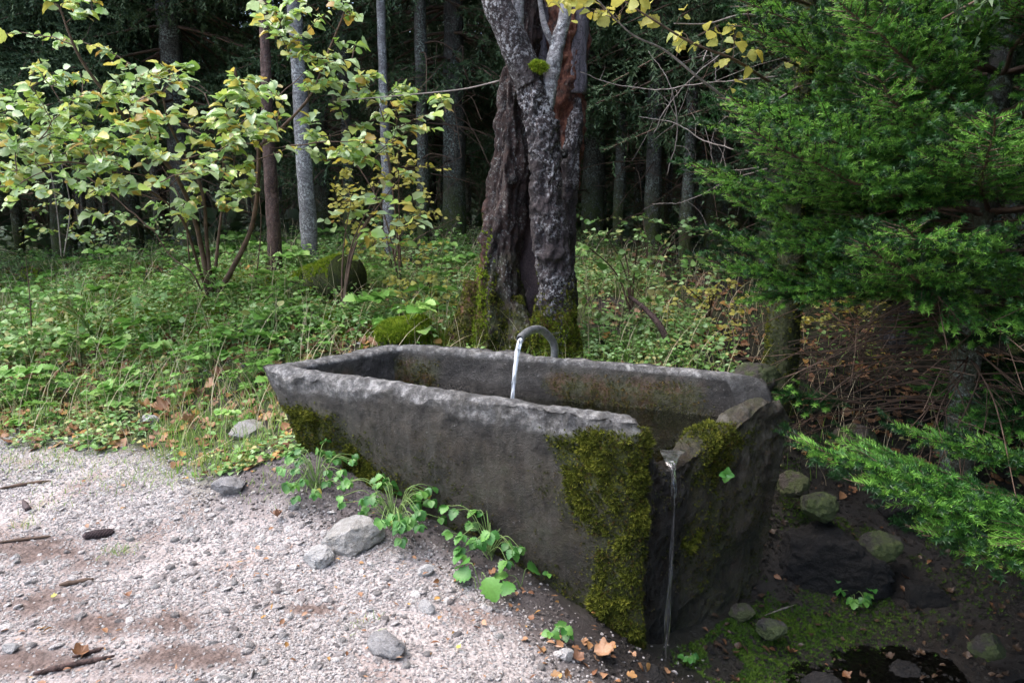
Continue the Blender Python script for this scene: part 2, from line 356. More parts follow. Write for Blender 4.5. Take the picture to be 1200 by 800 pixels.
def path_mask(x, y):
    """1 on the gravel, 0 on the bank and round the trough"""
    p = np.stack([x, y, 0 * x], -1); nz = fbm(p, 1.6, 4, 31) * .35 + fbm(p, 9, 2, 37) * .10
    edge = 3.72 + .12 * x + nz                                # the bank starts beyond this line
    m = sm(.42, -.34, y - edge + fbm(p, 22, 2, 39) * .25)
    fx, fy = x + 1.13, y - 3.03                               # distance in front of the trough's long face
    d = -(fx * .472 + fy * .881)
    m = m * sm(.04, .40, d + nz * .8)
    gx = (x - .02) * .78 + (y - 1.85) * .62                    # the gully on the right
    return np.clip(m * sm(.34, .06, gx + nz * .35), 0, 1)
def gz(x, y):
    x = np.atleast_1d(np.asarray(x, float)); y = np.atleast_1d(np.asarray(y, float)); z = np.zeros(x.shape)
    for a in range(0, len(x), 40000):
        X, Y = x[a:a + 40000], y[a:a + 40000]
        d = np.hypot(X[:, None] - CPT[None, :, 0], Y[:, None] - CPT[None, :, 1])
        z[a:a + 40000] = (d * d * np.log(d + 1e-9)) @ _TW[:-3] + _TW[-3] + _TW[-2] * X + _TW[-1] * Y
    r = np.hypot(x, y - 3); far = .55 + .12 * np.sin(x * .3) * np.cos(y * .23)
    k = sm(5.5, 10, r); z = z * (1 - k) + far * k
    p = np.stack([x, y, 0 * x], -1); pm = path_mask(x, y)
    z = z + (1 - pm) * (fbm(p, 1.7, 3, 3) * .05 * sm(2, 5, y) + fbm(p, 9, 3, 5) * .018) + fbm(p, 14, 2, 9) * .004
    for mx, my, rr, hh in MOUNDS: z = z + hh * np.exp(-((x - mx) ** 2 + (y - my) ** 2) / rr ** 2)
    return z
def G(px, py, near=1.2):
    """ground point under photo pixel"""
    ys = np.linspace(near, 30, 1500); pts = np.array([P(px, py, y) for y in ys]); h = gz(pts[:, 0], pts[:, 1]) - pts[:, 2]
    i = np.argmax(h > 0) if (h > 0).any() else len(ys) - 1
    p = pts[i].copy(); p[2] = gz(p[0], p[1])[0]; return p

na = 430
t = np.linspace(-1, 1, na); sx = np.sinh(t * 5.2) / math.sinh(5.2)
gx = -.3 + 90 * sx; gy = 2.6 + 110 * sx
X, Y = np.meshgrid(gx, gy, indexing='ij'); X = X.ravel(); Y = Y.ravel(); Z = gz(X, Y)
i, j = np.meshgrid(np.arange(na - 1), np.arange(na - 1), indexing='ij'); i = i.ravel(); j = j.ravel()
F = np.stack([i * na + j, (i + 1) * na + j, (i + 1) * na + j + 1, i * na + j + 1], 1)
def dirt_patch(x, y):
    q = 0 * x
    for (px, py, rx, ry) in ((70, 640, .30, .16), (150, 720, .28, .08), (210, 760, .2, .07), (30, 700, .25, .10), (60, 770, .3, .08), (220, 510, .35, .16), (250, 530, .3, .12), (130, 500, .3, .10), (350, 700, .12, .03)):
        c = _cp(px, py, .02); q = np.maximum(q, np.exp(-((x - c[0]) / rx) ** 2 - ((y - c[1]) / ry) ** 2) * (1.1 + 1.6 * fbm(np.stack([x, y, 0 * x], -1), 8, 3, 41)))
    return np.clip(q, 0, 1)
def wet_mask(x, y): return sm(-.02, .35, (x - .02) * .78 + (y - 1.85) * .62) * sm(4.2, 3.0, y) * sm(-.4, .5, x)
m = NT('forest_ground')
peb = m.vor(70, None, 'F1', 1); pebd = m.vor(70, None, 'F1', 0)
gcol = m.mix(.85, m.ramp(m.n('ShaderNodeSeparateColor', Color=peb).outputs[0], [(.1, (.20, .175, .17)), (.4, (.38, .35, .335)), (.8, (.50, .475, .46))]), m.ramp(m.noise(60, 4), [(.3, (.25, .21, .20)), (.7, (.46, .42, .41))]))
gcol = m.mix(m.ramp(m.noise(3.2, 5), [(.52, 0.0), (.66, .75)]), gcol, (.20, .14, .12)); gcol = m.mix(m.attr('dirt'), gcol, m.ramp(m.noise(35, 6, None, .7), [(.3, (.05, .036, .032)), (.55, (.13, .092, .08)), (.75, (.25, .20, .18))]))
soil = m.ramp(m.noise(22, 7, None, .7), [(.3, (.010, .008, .007)), (.55, (.035, .026, .022)), (.75, (.08, .062, .052))])
floor_ = m.mix(m.ramp(m.noise(1.3, 6, None, .6), [(.40, 0.0), (.55, .85)]), soil, m.ramp(m.noise(40, 4), [(.3, (.03, .055, .01)), (.7, (.09, .14, .02))]))
greysoil = m.ramp(m.noise(45, 6, None, .7), [(.3, (.045, .035, .035)), (.6, (.11, .095, .095)), (.8, (.22, .2, .2))])
floor_ = m.mix(m.math('MULTIPLY', m.attr('spruce_shade'), .9), floor_, m.ramp(m.noise(26, 7, None, .7), [(.3, (.006, .005, .004)), (.6, (.020, .015, .011)), (.78, (.045, .034, .025))]))  # soil colour darkened under the spruce, in place of shade in the hollow
floor_ = m.mix(m.attr('grey'), floor_, greysoil)
c = m.mix(m.attr('path'), floor_, gcol)
c = m.mix(m.math('MULTIPLY', m.attr('wet'), .95), c, m.ramp(m.noise(30, 6, None, .7), [(.3, (.006, .005, .005)), (.6, (.018, .014, .012)), (.75, (.04, .033, .028))]))
ht = m.math('ADD', m.math('ADD', m.math('MULTIPLY', m.noise(150, 5, None, .75), .6), m.noise(35, 5, None, .7)), m.math('MULTIPLY', m.math('MULTIPLY', pebd, m.attr('path')), -1.0))
M_GROUND = m.pbr(c, m.math('SUBTRACT', .9, m.math('MULTIPLY', m.attr('wet'), .5)), m.bump(ht, .8, .012), .4)
SOIL = 0
_d = -((X + 1.13) * .472 + (Y - 3.03) * .881)
grey = sm(1.0, .5, _d + fbm(np.stack([X, Y, 0 * X], 1), 5, 3, 8) * .25) * sm(-.2, .05, _d) * sm(-1.7, -1.1, X)
ground = mk('ground', np.stack([X, Y, Z], 1), F, M_GROUND, attrs={'path': path_mask(X, Y), 'wet': wet_mask(X, Y), 'grey': grey, 'spruce_shade': sm(.9, 1.4, X) * sm(7, 4.5, Y), 'dirt': dirt_patch(X, Y)})
tag(ground, 'gravel path edge running into soil and leaf covered forest floor', kind='structure')
GN_EPS = .02
def gnorm(x, y):
    a = gz(x + GN_EPS, y) - gz(x - GN_EPS, y); b = gz(x, y + GN_EPS) - gz(x, y - GN_EPS)
    return unit(np.stack([-a, -b, np.full(len(a), 2 * GN_EPS)], 1))

def inset(c, ds):
    """move the four edges inwards by ds and intersect"""
    c = np.array(c, float); L = []
    for k in range(4):
        a, b = c[k], c[(k + 1) % 4]; d = unit(b - a); n = np.array((-d[1], d[0])); L.append((a + n * ds[k], d))
    o = []
    for k in range(4):
        (p, d), (q, e) = L[k - 1], L[k]; t_ = np.linalg.solve(np.array([d, -e]).T, q - p); o.append(p + d * t_[0])
    return o
def in_trough(x, y, grow=-.03):
    q = np.array(inset([(-.85, 2.95), (.45, 2.26), (1.10, 2.82), (-.50, 3.46)], [grow] * 4)); o = np.ones(len(x), bool)
    for k in range(4): a, b = q[k], q[(k + 1) % 4]; o &= ((b[0] - a[0]) * (y - a[1]) - (b[1] - a[1]) * (x - a[0])) > 0
    return o
# gravel: countless chips of pale stone
def gravel():
    acc = Acc(); g = rng
    for n, smin, smax, tmpl in ((72000, .0024, .0055, ico(0)), (9500, .0055, .0095, rock(0, 5, .7, .2, 3)), (1300, .009, .017, rock(1, 9, .6, .2, 6))):
        x = g.uniform(-4.4, .75, n * 3); y = 1.35 + (g.uniform(0, 1, n * 3) ** 1.25) * 3.0; m_ = path_mask(x, y)
        keep = (g.uniform(0, 1, n * 3) < .03 + m_ * 1.0) & (np.abs(x) < y * .82 + 1.0); x = x[keep][:n]; y = y[keep][:n]; k = len(x)
        patch = fbm(np.stack([x, y, 0 * x], 1), 3.0, 3, 77); kp = g.uniform(0, 1, k) > np.maximum(sm(.12, .35, patch) * .7, dirt_patch(x, y) * .93); x, y = x[kp], y[kp]; k = len(x)
        s = g.uniform(smin, smax, k); d = g.normal(size=(k, 3)); d[:, 2] *= .35
        M = frames(d, (0, 0, 1), np.stack([s * g.uniform(.7, 1.3, k), s * g.uniform(.8, 1.6, k), s * g.uniform(.5, .9, k)], 1), g.uniform(-.5, .5, k))
        V, F, T = scatter(tmpl[0], tmpl[1], M, np.stack([x, y, gz(x, y) + s * .15], 1), g.uniform(0, 1, k)); acc.add(V, F, T)
    o = acc.build('gravel', M_GRAVEL, smooth=False); tag(o, 'pale limestone gravel covering the path', 'gravel', kind='stuff')
gravel()
def grit(n, x0, x1, y0, y1, mat, s0, s1, name, lab, cond):
    g = rng; x = g.uniform(x0, x1, n); y = g.uniform(y0, y1, n); kp = cond(x, y) & ~in_trough(x, y); x, y = x[kp], y[kp]; k = len(x); s = s0 + (s1 - s0) * g.uniform(0, 1, k) ** 3; acc = Acc()
    d = g.normal(size=(k, 3)); d[:, 2] *= .35; tm = rock(0, 5, .7, .3, 3)
    V, F, T = scatter(*tm, frames(d, (0, 0, 1), np.stack([s, s * g.uniform(.8, 1.5, k), s * g.uniform(.5, .9, k)], 1), g.uniform(-.5, .5, k)), np.stack([x, y, gz(x, y) + s * .1], 1), g.uniform(0, 1, k)); acc.add(V, F, T)
    tag(acc.build(name, mat, smooth=False), lab, 'grit', kind='stuff')
M_GRIT = rock_mat('grit', [(.2, (.05, .042, .038)), (.5, (.12, .105, .098)), (.75, (.24, .22, .21)), (.9, (.40, .38, .36))], sc=14)
M_DARKGRIT = rock_mat('dark_grit', [(.2, (.006, .005, .004)), (.5, (.016, .013, .010)), (.8, (.04, .033, .027)), (.95, (.10, .09, .08))], sc=14)

grit(26000, -1.7, .75, 1.5, 3.6, M_GRIT, .002, .011, 'soil_grit', 'small grit and crumbs of soil between the path and the trough', lambda x, y: (path_mask(x, y) < .6) & (-((x + 1.13) * .472 + (y - 3.03) * .881) > -.1) & ((x - .02) * .78 + (y - 1.85) * .62 < .40))
grit(22000, .3, 2.9, 1.5, 4.2, M_DARKGRIT, .003, .016, 'gully_debris', 'dark wet grit and crumbs on the gully floor', lambda x, y: (x - .02) * .78 + (y - 1.85) * .62 > .28)
# loose stones big enough to pick out
sh = [mesh('stone', *rock(2, 40 + k, .6, .22, 8), M_GRAVEL, False) for k in range(5)]
spots = []
for k in range(150):
    for _ in range(30):
        x = rng.uniform(-1.9, .45); y = rng.uniform(1.6, 3.6)
        if path_mask(np.array([x]), np.array([y]))[0] > .4: break
    spots.append((x, y, rng.uniform(.008, .019)))
for x, y, s in spots:
    d = rng.normal(size=(1, 3)); d[:, 2] *= .2
    o = link('stone', sh[rng.integers(5)], (x, y, gz(x, y)[0] + s * .2), frames(d, (0, 0, 1), s * np.ones(1))[0])
    tag(o, 'small pale stone lying loose on the gravel path', 'stone', 'small loose stones on the gravel')
HERO = [((412, 640), .20, 'largest white and grey stone, against the soil below the trough front', 3), ((372, 655), .12, 'low white stone left of the largest pale stone', 4),
        ((270, 575), .12, 'grey stone with yellowish lichen at the grass edge near the trough', 5), ((290, 508), .15, 'flat grey stone beside the left foot of the trough', 6),
        ((455, 765), .11, 'pale grey angular stone standing up from the gravel in front', 7), ((500, 672), .06, 'flat pale stone sunk in soil beside the herbs', 8),
        ((500, 715), .06, 'dull grey stone half sunk in the gravel below the herbs', 9), ((345, 600), .04, 'cream stone on the path beside a purple dead leaf', 10), ((18, 655), .03, 'grey rounded stone in reddish soil at the path side', 11),
        ((12, 765), .045, 'white stone in the front corner of the path', 12), ((225, 625), .035, 'pale flat stone next to a brown crack in the gravel', 13), ((640, 672), .03, 'brownish stone on the dark soil right of the leafy herb', 14),
        ((585, 748), .03, 'round white pebble in front of the dark soil', 15), ((175, 495), .10, 'dark flat stone among leaves at the bank edge', 16), ((662, 770), .05, 'grey wet stone next to the orange leaves', 17)]
for (px, py), s, lab, sd in HERO:
    p = G(px, py); V, F = rock(3, sd, .62, .25, 9)
    a = sd * 1.3; ca, sa = math.cos(a), math.sin(a); V = V @ np.array([[ca, sa, 0], [-sa, ca, 0], [0, 0, 1]]) * s * .62
    o = mk('stone', V + p + np.array((0, 0, s * .12)), F, M_STONE, org=p); tag(o, lab, 'stone'); 
    for pl in o.data.polygons: pl.use_smooth = False

# ---------------------------------------------------------------- stone trough
CA, CB, CC, CD = (-1.13, 3.03), (.405, 2.20), (1.20, 2.86), (-.64, 3.60)
def ring(corners, ne, r, nc=6):
    """rounded quadrilateral: ne points on every edge, nc on every corner; returns points, edge index, edge parameter"""
    c = np.array(corners, float); out = []; E = []; Tt = []
    for k in range(4):
        a, b, nx = c[k], c[(k + 1) % 4], c[(k + 2) % 4]; L = np.linalg.norm(b - a); L2 = np.linalg.norm(nx - b)
        t = np.linspace(r / L, 1 - r / L, ne[k]); out.append(a + (b - a) * t[:, None]); E += [k] * ne[k]; Tt += list(t)
        p0 = b - (b - a) / L * r; p2 = b + (nx - b) / L2 * r; q = np.linspace(0, 1, nc + 2)[1:-1][:, None]
        out.append((1 - q) ** 2 * p0 + 2 * q * (1 - q) * b + q * q * p2); E += [k] * nc; Tt += [1.0] * nc
    return np.vstack(out), np.array(E), np.array(Tt)
outer = [CA, CB, CC, CD]
def trough():
    ne = [230, 120, 200, 90]
    o_top, E, T = ring(outer, ne, .035)
    bot = [(-.66, 2.93), (.46, 2.29), (1.04, 2.78), (-.35, 3.35)]
    o_bot = ring(bot, ne, .06)[0]; o_mid = ring([tuple(np.array(a) * .4 + np.array(b) * .6 + (0.03 if i == 2 else 0, 0)) for i, (a, b) in enumerate(zip(bot, outer))], ne, .05)[0]
    i_top = ring(inset(outer, [.085, .10, .075, .11]), ne, .03)[0]; i_bot = ring(inset(outer, [.15, .15, .125, .17]), ne, .06)[0]
    cen = i_bot.mean(0); i_c = cen + (i_bot - cen) * .02
    # rim height along the perimeter
    s = T; zr = np.full(len(T), .552)
    zr[E == 0] = .555 - .012 * s[E == 0]
    e1 = E == 1; zr[e1] = np.interp(s[e1], [0, .03, .06, .10, .15, .20, .25, .30, .36, .42, .50, .60, .66, .74, .82, .9, 1], [.545, .525, .46, .385, .338, .33, .333, .345, .368, .392, .415, .42, .44, .472, .48, .45, .37])
    e2 = E == 2; zr[e2] = np.interp(s[e2], [0, .025, .045, .06, .15, .5, .9, 1], [.37, .40, .45, .54, .548, .556, .565, .56])
    e3 = E == 3; zr[e3] = .56 - .005 * s[e3]
    K = 12; ker = np.hanning(9); ker /= ker.sum(); zr = np.convolve(np.r_[zr[-4:], zr, zr[:4]], ker, 'valid')
    o3 = np.stack([o_top[:, 0], o_top[:, 1], zr], 1)
    chip = (np.clip(fbm(o3, 5, 3, 50) + .15, 0, 1) * .07 + np.clip(fbm(o3, 16, 3, 51), 0, 1) * .035) * np.where(E == 0, 1, .45)        # broken outer edge
    chip += np.where(E == 0, sm(.22, .1, np.abs(s - .18)) * .02, 0)
    rows = []; W = []
    zb = -.55
    ex = np.interp(o_top[:, 0], [-1.1, -.2, .4], [1.0, 1.3, 1.8])[:, None]
    for v in np.linspace(0, 1, 95):                                       # outer face, bottom to top
        xy = o_bot + (o_top - o_bot) * (1 - (1 - v) ** ex)
        ztop = zr - chip; rows.append(np.c_[xy, zb + (ztop - zb) * v]); W.append(np.full(len(T), 0.0))
    for v in np.linspace(0, 1, 16)[1:]:                                   # top of the wall
        q = (1 - chip / .09 * .0); xy = o_top + (i_top - o_top) * v
        z = zr - chip * np.clip(1 - v * 2.2, 0, 1) ** 1.5 - .018 * (abs(2 * v - 1) ** 4)
        rows.append(np.c_[xy, z]); W.append(np.full(len(T), 1.0))
    zi = .06
    for v in np.linspace(0, 1, 50)[1:]:
        rows.append(np.c_[i_top + (i_bot - i_top) * v, (zr - .018) + (zi - zr + .018) * v]); W.append(np.full(len(T), 2.0))
    for v in (0.3, .6, .9): rows.append(np.c_[i_bot + (i_c - i_bot) * v, np.full(len(T), zi - .01)]); W.append(np.full(len(T), 3.0))
    m_, n_ = len(rows), len(T); V = np.vstack(rows); side = np.concatenate(W); EE = np.tile(E, m_); SS = np.tile(T, m_)
    i, j = np.meshgrid(np.arange(m_ - 1), np.arange(n_), indexing='ij'); i = i.ravel(); j = j.ravel(); k = (j + 1) % n_
    F = np.stack([i * n_ + j, i * n_ + k, (i + 1) * n_ + k, (i + 1) * n_ + j], 1)
    # normals for the displacement
    G3 = V.reshape(m_, n_, 3); du = np.roll(G3, -1, 1) - np.roll(G3, 1, 1); dv = np.gradient(G3, axis=0); N = unit(np.cross(du, dv)).reshape(-1, 3)
    a = np.where(EE == 1, .036, .011) * np.where(side >= 2, .6, 1); a = np.where((EE == 2) & (side < 1), .02, a)
    V = V + N * (a * fbm(V, 4.5, 3, 60) + np.where(EE == 1, .012, np.where(side == 0, .0028, .006)) * fbm(V, 17, 3, 61) + .0035 * fbm(V, 60, 2, 62) + np.where((EE == 1) & (side < 2), .03, .002) * -np.abs(fbm(V, 18, 4, 63)) + np.where((EE == 1) & (side < 2), .022, 0) * fbm(V * np.array((1, 1, .5)), 9, 3, 59))[:, None]
    rough_band = (side == 0) & (EE == 0)
    V = V + N * (np.where(rough_band, sm(.36, .50, V[:, 2] + .05 * fbm(V, 6, 2, 70)), 0) * -.022 * np.abs(fbm(V * np.array((1, 1, 1.6)), 14, 3, 71)))[:, None]
    n1 = fbm(V, 6, 4, 64); n2 = fbm(V, 2.2, 3, 65)
    # moss: the near corner, the end wall's top and flank, the feet of the long face
    front = (side == 0) & (EE == 0)
    g0 = gz(V[:, 0], V[:, 1])
    corner = sm(-.04, .05, SS - .825 - .09 * (.42 - V[:, 2]) + n1 * .03 + fbm(V, 3.1, 3, 95) * .11) * sm(.52, .47, V[:, 2] + n1 * .08 - .06 * (SS - .9)) * sm(-.5, -.1, V[:, 2])
    moss = np.where(front, np.clip(corner * (1 + n1 * .9), 0, 1) + sm(.36, .12, V[:, 2] - g0 + n1 * .30 + .25 * SS) * .75 * sm(.42, .12, SS) + sm(.12, .0, V[:, 2] - g0 + n1 * .12) * .45, 0)
    moss = np.where((side == 0) & (EE == 1), sm(.09, .03, SS + n1 * .03) * .9 + sm(.26, .36, SS + n1 * .1) * sm(.72, .50, SS + n1 * .35) * (.7 + .3 * sm(.1, .4, V[:, 2])) * np.clip(.1 + n1 * 2.2 + 1.2 * sm(.1, .38, V[:, 2]), 0, 1), moss)
    moss = np.where((side == 1) & (EE == 1), sm(.33, .42, SS) * sm(.66, .56, SS) * np.clip(.8 + n1, 0, 1), moss)
    algae = np.where(side >= 2, sm(.02, .3, n2 + .35 * np.where(EE == 2, sm(.55, .35, SS) * sm(-.05, .1, SS), 0) + .2 + .3 * np.where((EE == 2), sm(.75, .95, SS), 0)), 0) * np.where(EE == 3, .8, 1) * sm(.54, .44, V[:, 2])
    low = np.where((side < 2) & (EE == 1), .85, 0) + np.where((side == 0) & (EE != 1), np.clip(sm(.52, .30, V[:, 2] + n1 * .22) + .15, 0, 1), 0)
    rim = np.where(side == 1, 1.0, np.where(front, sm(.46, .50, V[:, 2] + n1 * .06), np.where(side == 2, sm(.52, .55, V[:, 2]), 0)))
    wet = np.where(EE == 1, sm(.36, .25, SS) * sm(.03, .12, SS), 0) + np.where((side == 2), sm(.44, .38, V[:, 2]) * .8, 0)
    V = V + N * (np.clip(moss, 0, 1) * np.clip(.012 + .03 * fbm(V, 9, 2, 67), 0, .03) * np.where(EE == 1, .3, 1))[:, None]
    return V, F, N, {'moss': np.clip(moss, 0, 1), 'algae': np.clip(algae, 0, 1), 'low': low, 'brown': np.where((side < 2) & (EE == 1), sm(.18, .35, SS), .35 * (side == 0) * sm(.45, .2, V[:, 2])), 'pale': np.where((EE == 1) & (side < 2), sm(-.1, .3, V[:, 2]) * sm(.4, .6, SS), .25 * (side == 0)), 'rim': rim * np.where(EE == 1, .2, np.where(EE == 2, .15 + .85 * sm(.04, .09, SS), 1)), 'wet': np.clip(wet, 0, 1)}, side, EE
m = NT('trough_stone')
n1 = m.noise(7, 7, None, .68); n2 = m.noise(60, 6, None, .75); n3 = m.noise(2.5, 4)
c = m.ramp(n1, [(.32, (.008, .007, .007)), (.48, (.023, .021, .020)), (.6, (.062, .058, .055))])
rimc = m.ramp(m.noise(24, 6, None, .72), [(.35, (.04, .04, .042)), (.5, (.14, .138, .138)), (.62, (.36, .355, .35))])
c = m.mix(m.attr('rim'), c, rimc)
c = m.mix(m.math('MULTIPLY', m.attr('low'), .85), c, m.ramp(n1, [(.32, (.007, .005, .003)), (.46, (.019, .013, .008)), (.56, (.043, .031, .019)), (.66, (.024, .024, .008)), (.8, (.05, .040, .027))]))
c = m.mix(m.ramp(m.noise(16, 5, m.map((1, 1, .16)), .65), [(.50, 0.0), (.62, .55)]), c, m.mix(1.0, c, (.32, .30, .26), 'MULTIPLY')); c = m.mix(m.ramp(m.noise(21, 5, m.map((1.2, 1.2, .12)), .6), [(.58, 0.0), (.68, .45)]), c, (.085, .08, .07)); c = m.mix(m.math('MULTIPLY', m.attr('algae'), .9), c, m.ramp(m.noise(11, 6, None, .7), [(.3, (.03, .036, .012)), (.48, (.06, .06, .022)), (.6, (.10, .05, .018)), (.78, (.07, .06, .045))]))
n4 = m.noise(150, 4, None, .8); c = m.mix(m.ramp(n4, [(.35, .65), (.47, 0.0)]), c, m.mix(1.0, c, (.4, .4, .4), 'MULTIPLY')); c = m.mix(m.ramp(n4, [(.56, 0.0), (.66, .5)]), c, m.mix(1.0, c, (2.2, 2.2, 2.2), 'MULTIPLY')); c = m.mix(m.ramp(n2, [(.62, 0.0), (.70, .6)]), c, (.30, .30, .30))
c = m.mix(m.ramp(n2, [(.30, .7), (.42, 0.0)]), c, m.mix(1.0, c, (.35, .33, .33), 'MULTIPLY'))
c = m.mix(m.math('MULTIPLY', m.attr('moss'), m.ramp(m.noise(20, 5), [(.3, .3), (.5, 1.0)])), c, m.ramp(m.noise(90, 3), [(.3, (.012, .018, .004)), (.7, (.06, .075, .01))]))
c = m.mix(m.math('MULTIPLY', m.attr('pale'), m.ramp(m.noise(15, 6, m.map((1, 1, .35)), .7), [(.47, 0.0), (.58, .9)])), c, (.13, .12, .10)); c = m.mix(m.math('MULTIPLY', m.attr('brown'), m.ramp(m.noise(48, 5, None, .75), [(.4, 0.0), (.6, .8)])), c, m.ramp(m.noise(9, 4), [(.35, (.07, .045, .026)), (.6, (.045, .05, .015))])); c = m.mix(m.attr('wet'), c, m.mix(1.0, c, (.35, .33, .32), 'MULTIPLY'))
M_TROUGH = m.pbr(c, m.math('SUBTRACT', .58, m.math('MULTIPLY', m.attr('wet'), .42)), m.bump(m.math('ADD', m.math('MULTIPLY', n1, .5), m.math('ADD', m.math('MULTIPLY', n2, .7), m.math('MULTIPLY', n4, .6))), 1.0, .024), .5)
TV, TF, TN, TA, TSIDE, TEDGE = trough()
tr = empty('stone_trough', (0, 2.9, -.4), 'long rough grey stone water trough with mossy end and spill notch', 'trough')
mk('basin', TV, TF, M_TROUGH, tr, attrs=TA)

def tuft_t(n=7, seed=0):
    g = np.random.default_rng(seed); V = []; F = []
    for k in range(n):
        a = g.uniform(0, 6.28); l = g.uniform(.6, 1.1); sp = g.uniform(.1, .75); d = np.array((math.cos(a) * sp, math.sin(a) * sp, 1)); d = d / np.linalg.norm(d) * l
        s = np.array((-math.sin(a), math.cos(a), 0)) * .085; b = np.array((math.cos(a), math.sin(a), 0)) * .15 * g.uniform(0, 1); q = len(V)
        V += [b - s, b + s, b + d * .6 + s * 1.0, b + d + np.array((d[0], d[1], -.15)) * .35]; F += [(q, q + 1, q + 2), (q, q + 2, q + 3)]
    return np.array(V), np.array(F)
TUFT = tuft_t(9, 3)
def moss_on(V, F, w, n, size, parent=None, mat=None, name='moss', up=.3, seed=1, out=0.0):
    g = np.random.default_rng(seed); Q = F if isinstance(F, np.ndarray) else F[0]
    a, b, c_ = V[Q[:, 0]], V[Q[:, 1]], V[Q[:, 2]]; d_ = V[Q[:, -1]]
    nr = np.cross(c_ - a, d_ - b) if Q.shape[1] == 4 else np.cross(b - a, c_ - a)
    ar = np.linalg.norm(nr, axis=1); fw = w[Q].mean(1) * ar
    idx = g.choice(len(Q), n, p=fw / fw.sum()); u, v = g.uniform(0, 1, (2, n, 1))
    pos = (a[idx] * (1 - u) + b[idx] * u) * (1 - v) + (d_[idx] * (1 - u) + c_[idx] * u) * v if Q.shape[1] == 4 else a[idx] + (b[idx] - a[idx]) * u * (1 - v) + (c_[idx] - a[idx]) * v * .5
    N = unit(nr[idx]); clump = fbm(pos, 16, 3, 90)
    pos = pos + N * out * (clump[:, None] + .3)
    z = unit(N + g.normal(size=(n, 3)) * .35 + np.array((0, 0, up)))
    x = unit(np.cross(z, g.normal(size=(n, 3)))); y = np.cross(z, x); s = size * g.uniform(.6, 1.4, n) * (1 + .5 * clump)
    M = np.stack([x, y, z], 2) * s[:, None, None]
    VV, FF, T = scatter(TUFT[0], TUFT[1], M, pos - N * size * .1, np.clip(.45 + .9 * clump + .22 * g.normal(size=n), 0, .99))
    acc = Acc(); acc.add(VV, FF, T); o = acc.build(name, mat or M_MOSS, parent); o['kind'] = 'stuff'; return o
mw = np.where(TA['moss'] > .05, TA['moss'], 0) ** 1.5
moss_on(TV, TF, mw, 20000, .0085, tr, out=.004)
moss_on(TV, TF, np.where(TA['moss'] > .55, TA['moss'], 0) * (fbm(TV, 11, 2, 96) > -.1), 12000, .0125, tr, out=.010, seed=9)
moss_on(TV, TF, np.where((TSIDE == 0) & (TV[:, 2] < .42), sm(.5, .0, TV[:, 2]), 0) * sm(-.05, .25, fbm(TV, 7, 3, 93)), 5000, .008, tr, leaf_mat('dark_moss', [(0, (.03, .03, .01)), (.5, (.05, .06, .014)), (1, (.09, .07, .03))], 0, .9, .1, 0), seed=4)
iw = TA['algae'] * ((TSIDE == 2) & (TEDGE == 2)) * (TV[:, 2] < .50)
moss_on(TV, TF, iw, 3500, .009, tr, leaf_mat('inner_moss', [(0, (.05, .06, .015)), (.5, (.08, .09, .02)), (1, (.12, .07, .02))], 0, .8, .2, 0), seed=6)

# water in the trough, the jet and the overflow
def water_mat(name, tint, white=0.0, b=.35, sc=18):
    m = NT(name); nrm = m.bump(m.noise(sc, 3, m.map((1, 1, .25) if white else (1, 1, 1))), b, .02)
    fr = m.n('ShaderNodeFresnel', IOR=1.34, Normal=nrm).outputs[0]
    tr_ = m.n('ShaderNodeBsdfTransparent', Color=tint); gl = m.n('ShaderNodeBsdfGlossy', Color=(1, 1, 1), Roughness=.04, Normal=nrm)
    mx = m.t.nodes.new('ShaderNodeMixShader'); m.t.links.new(m.math('MINIMUM', m.math('MULTIPLY', fr, 1.25), 1.0), mx.inputs[0]); m.t.links.new(tr_.outputs[0], mx.inputs[1]); m.t.links.new(gl.outputs[0], mx.inputs[2]); s = mx.outputs[0]
    if white:
        df = m.n('ShaderNodeBsdfDiffuse', Color=(.85, .88, .92)); m2 = m.t.nodes.new('ShaderNodeMixShader')
        m.set(m2.inputs[0], m.math('MULTIPLY', m.ramp(m.noise(60, 3, m.map((1, 1, .12))), [(.42, .05), (.62, 1.0)]), white)); m.t.links.new(s, m2.inputs[1]); m.t.links.new(df.outputs[0], m2.inputs[2]); s = m2.outputs[0]
    m.t.links.new(s, m.out.inputs[0]); return m.m
M_WATER = water_mat('clear_water', (.62, .66, .60)); M_JET = water_mat('falling_water', (.85, .9, .95), .75, .6, 40); M_SHEET = water_mat('overflow_water', (.9, .91, .91), .05, .5, 30)
ii = inset(outer, [.08, .10, .08, .08]); n = 60
u, v = np.meshgrid(np.linspace(0, 1, n), np.linspace(0, 1, n), indexing='ij'); u = u.ravel()[:, None]; v = v.ravel()[:, None]
c4 = [np.array(q) for q in ii]; XY = (c4[0] * (1 - u) + c4[1] * u) * (1 - v) + (c4[3] * (1 - u) + c4[2] * u) * v
jetfoot = np.array((.0, 2.74))
wz = .362 + .0012 * fbm(np.c_[XY, 0 * u], 14, 2, 12); dj = np.hypot(*(XY - jetfoot).T); wz = wz + .004 * np.cos(dj * 110) * np.exp(-dj * 9)
i, j = np.meshgrid(np.arange(n - 1), np.arange(n - 1), indexing='ij'); i = i.ravel(); j = j.ravel()
o = mk('trough_water', np.c_[XY, wz], np.stack([i * n + j, (i + 1) * n + j, (i + 1) * n + j + 1, i * n + j + 1], 1), M_WATER, org=(0, 2.9, .36)); tag(o, 'clear dark water filling the stone trough', 'water', kind='stuff')
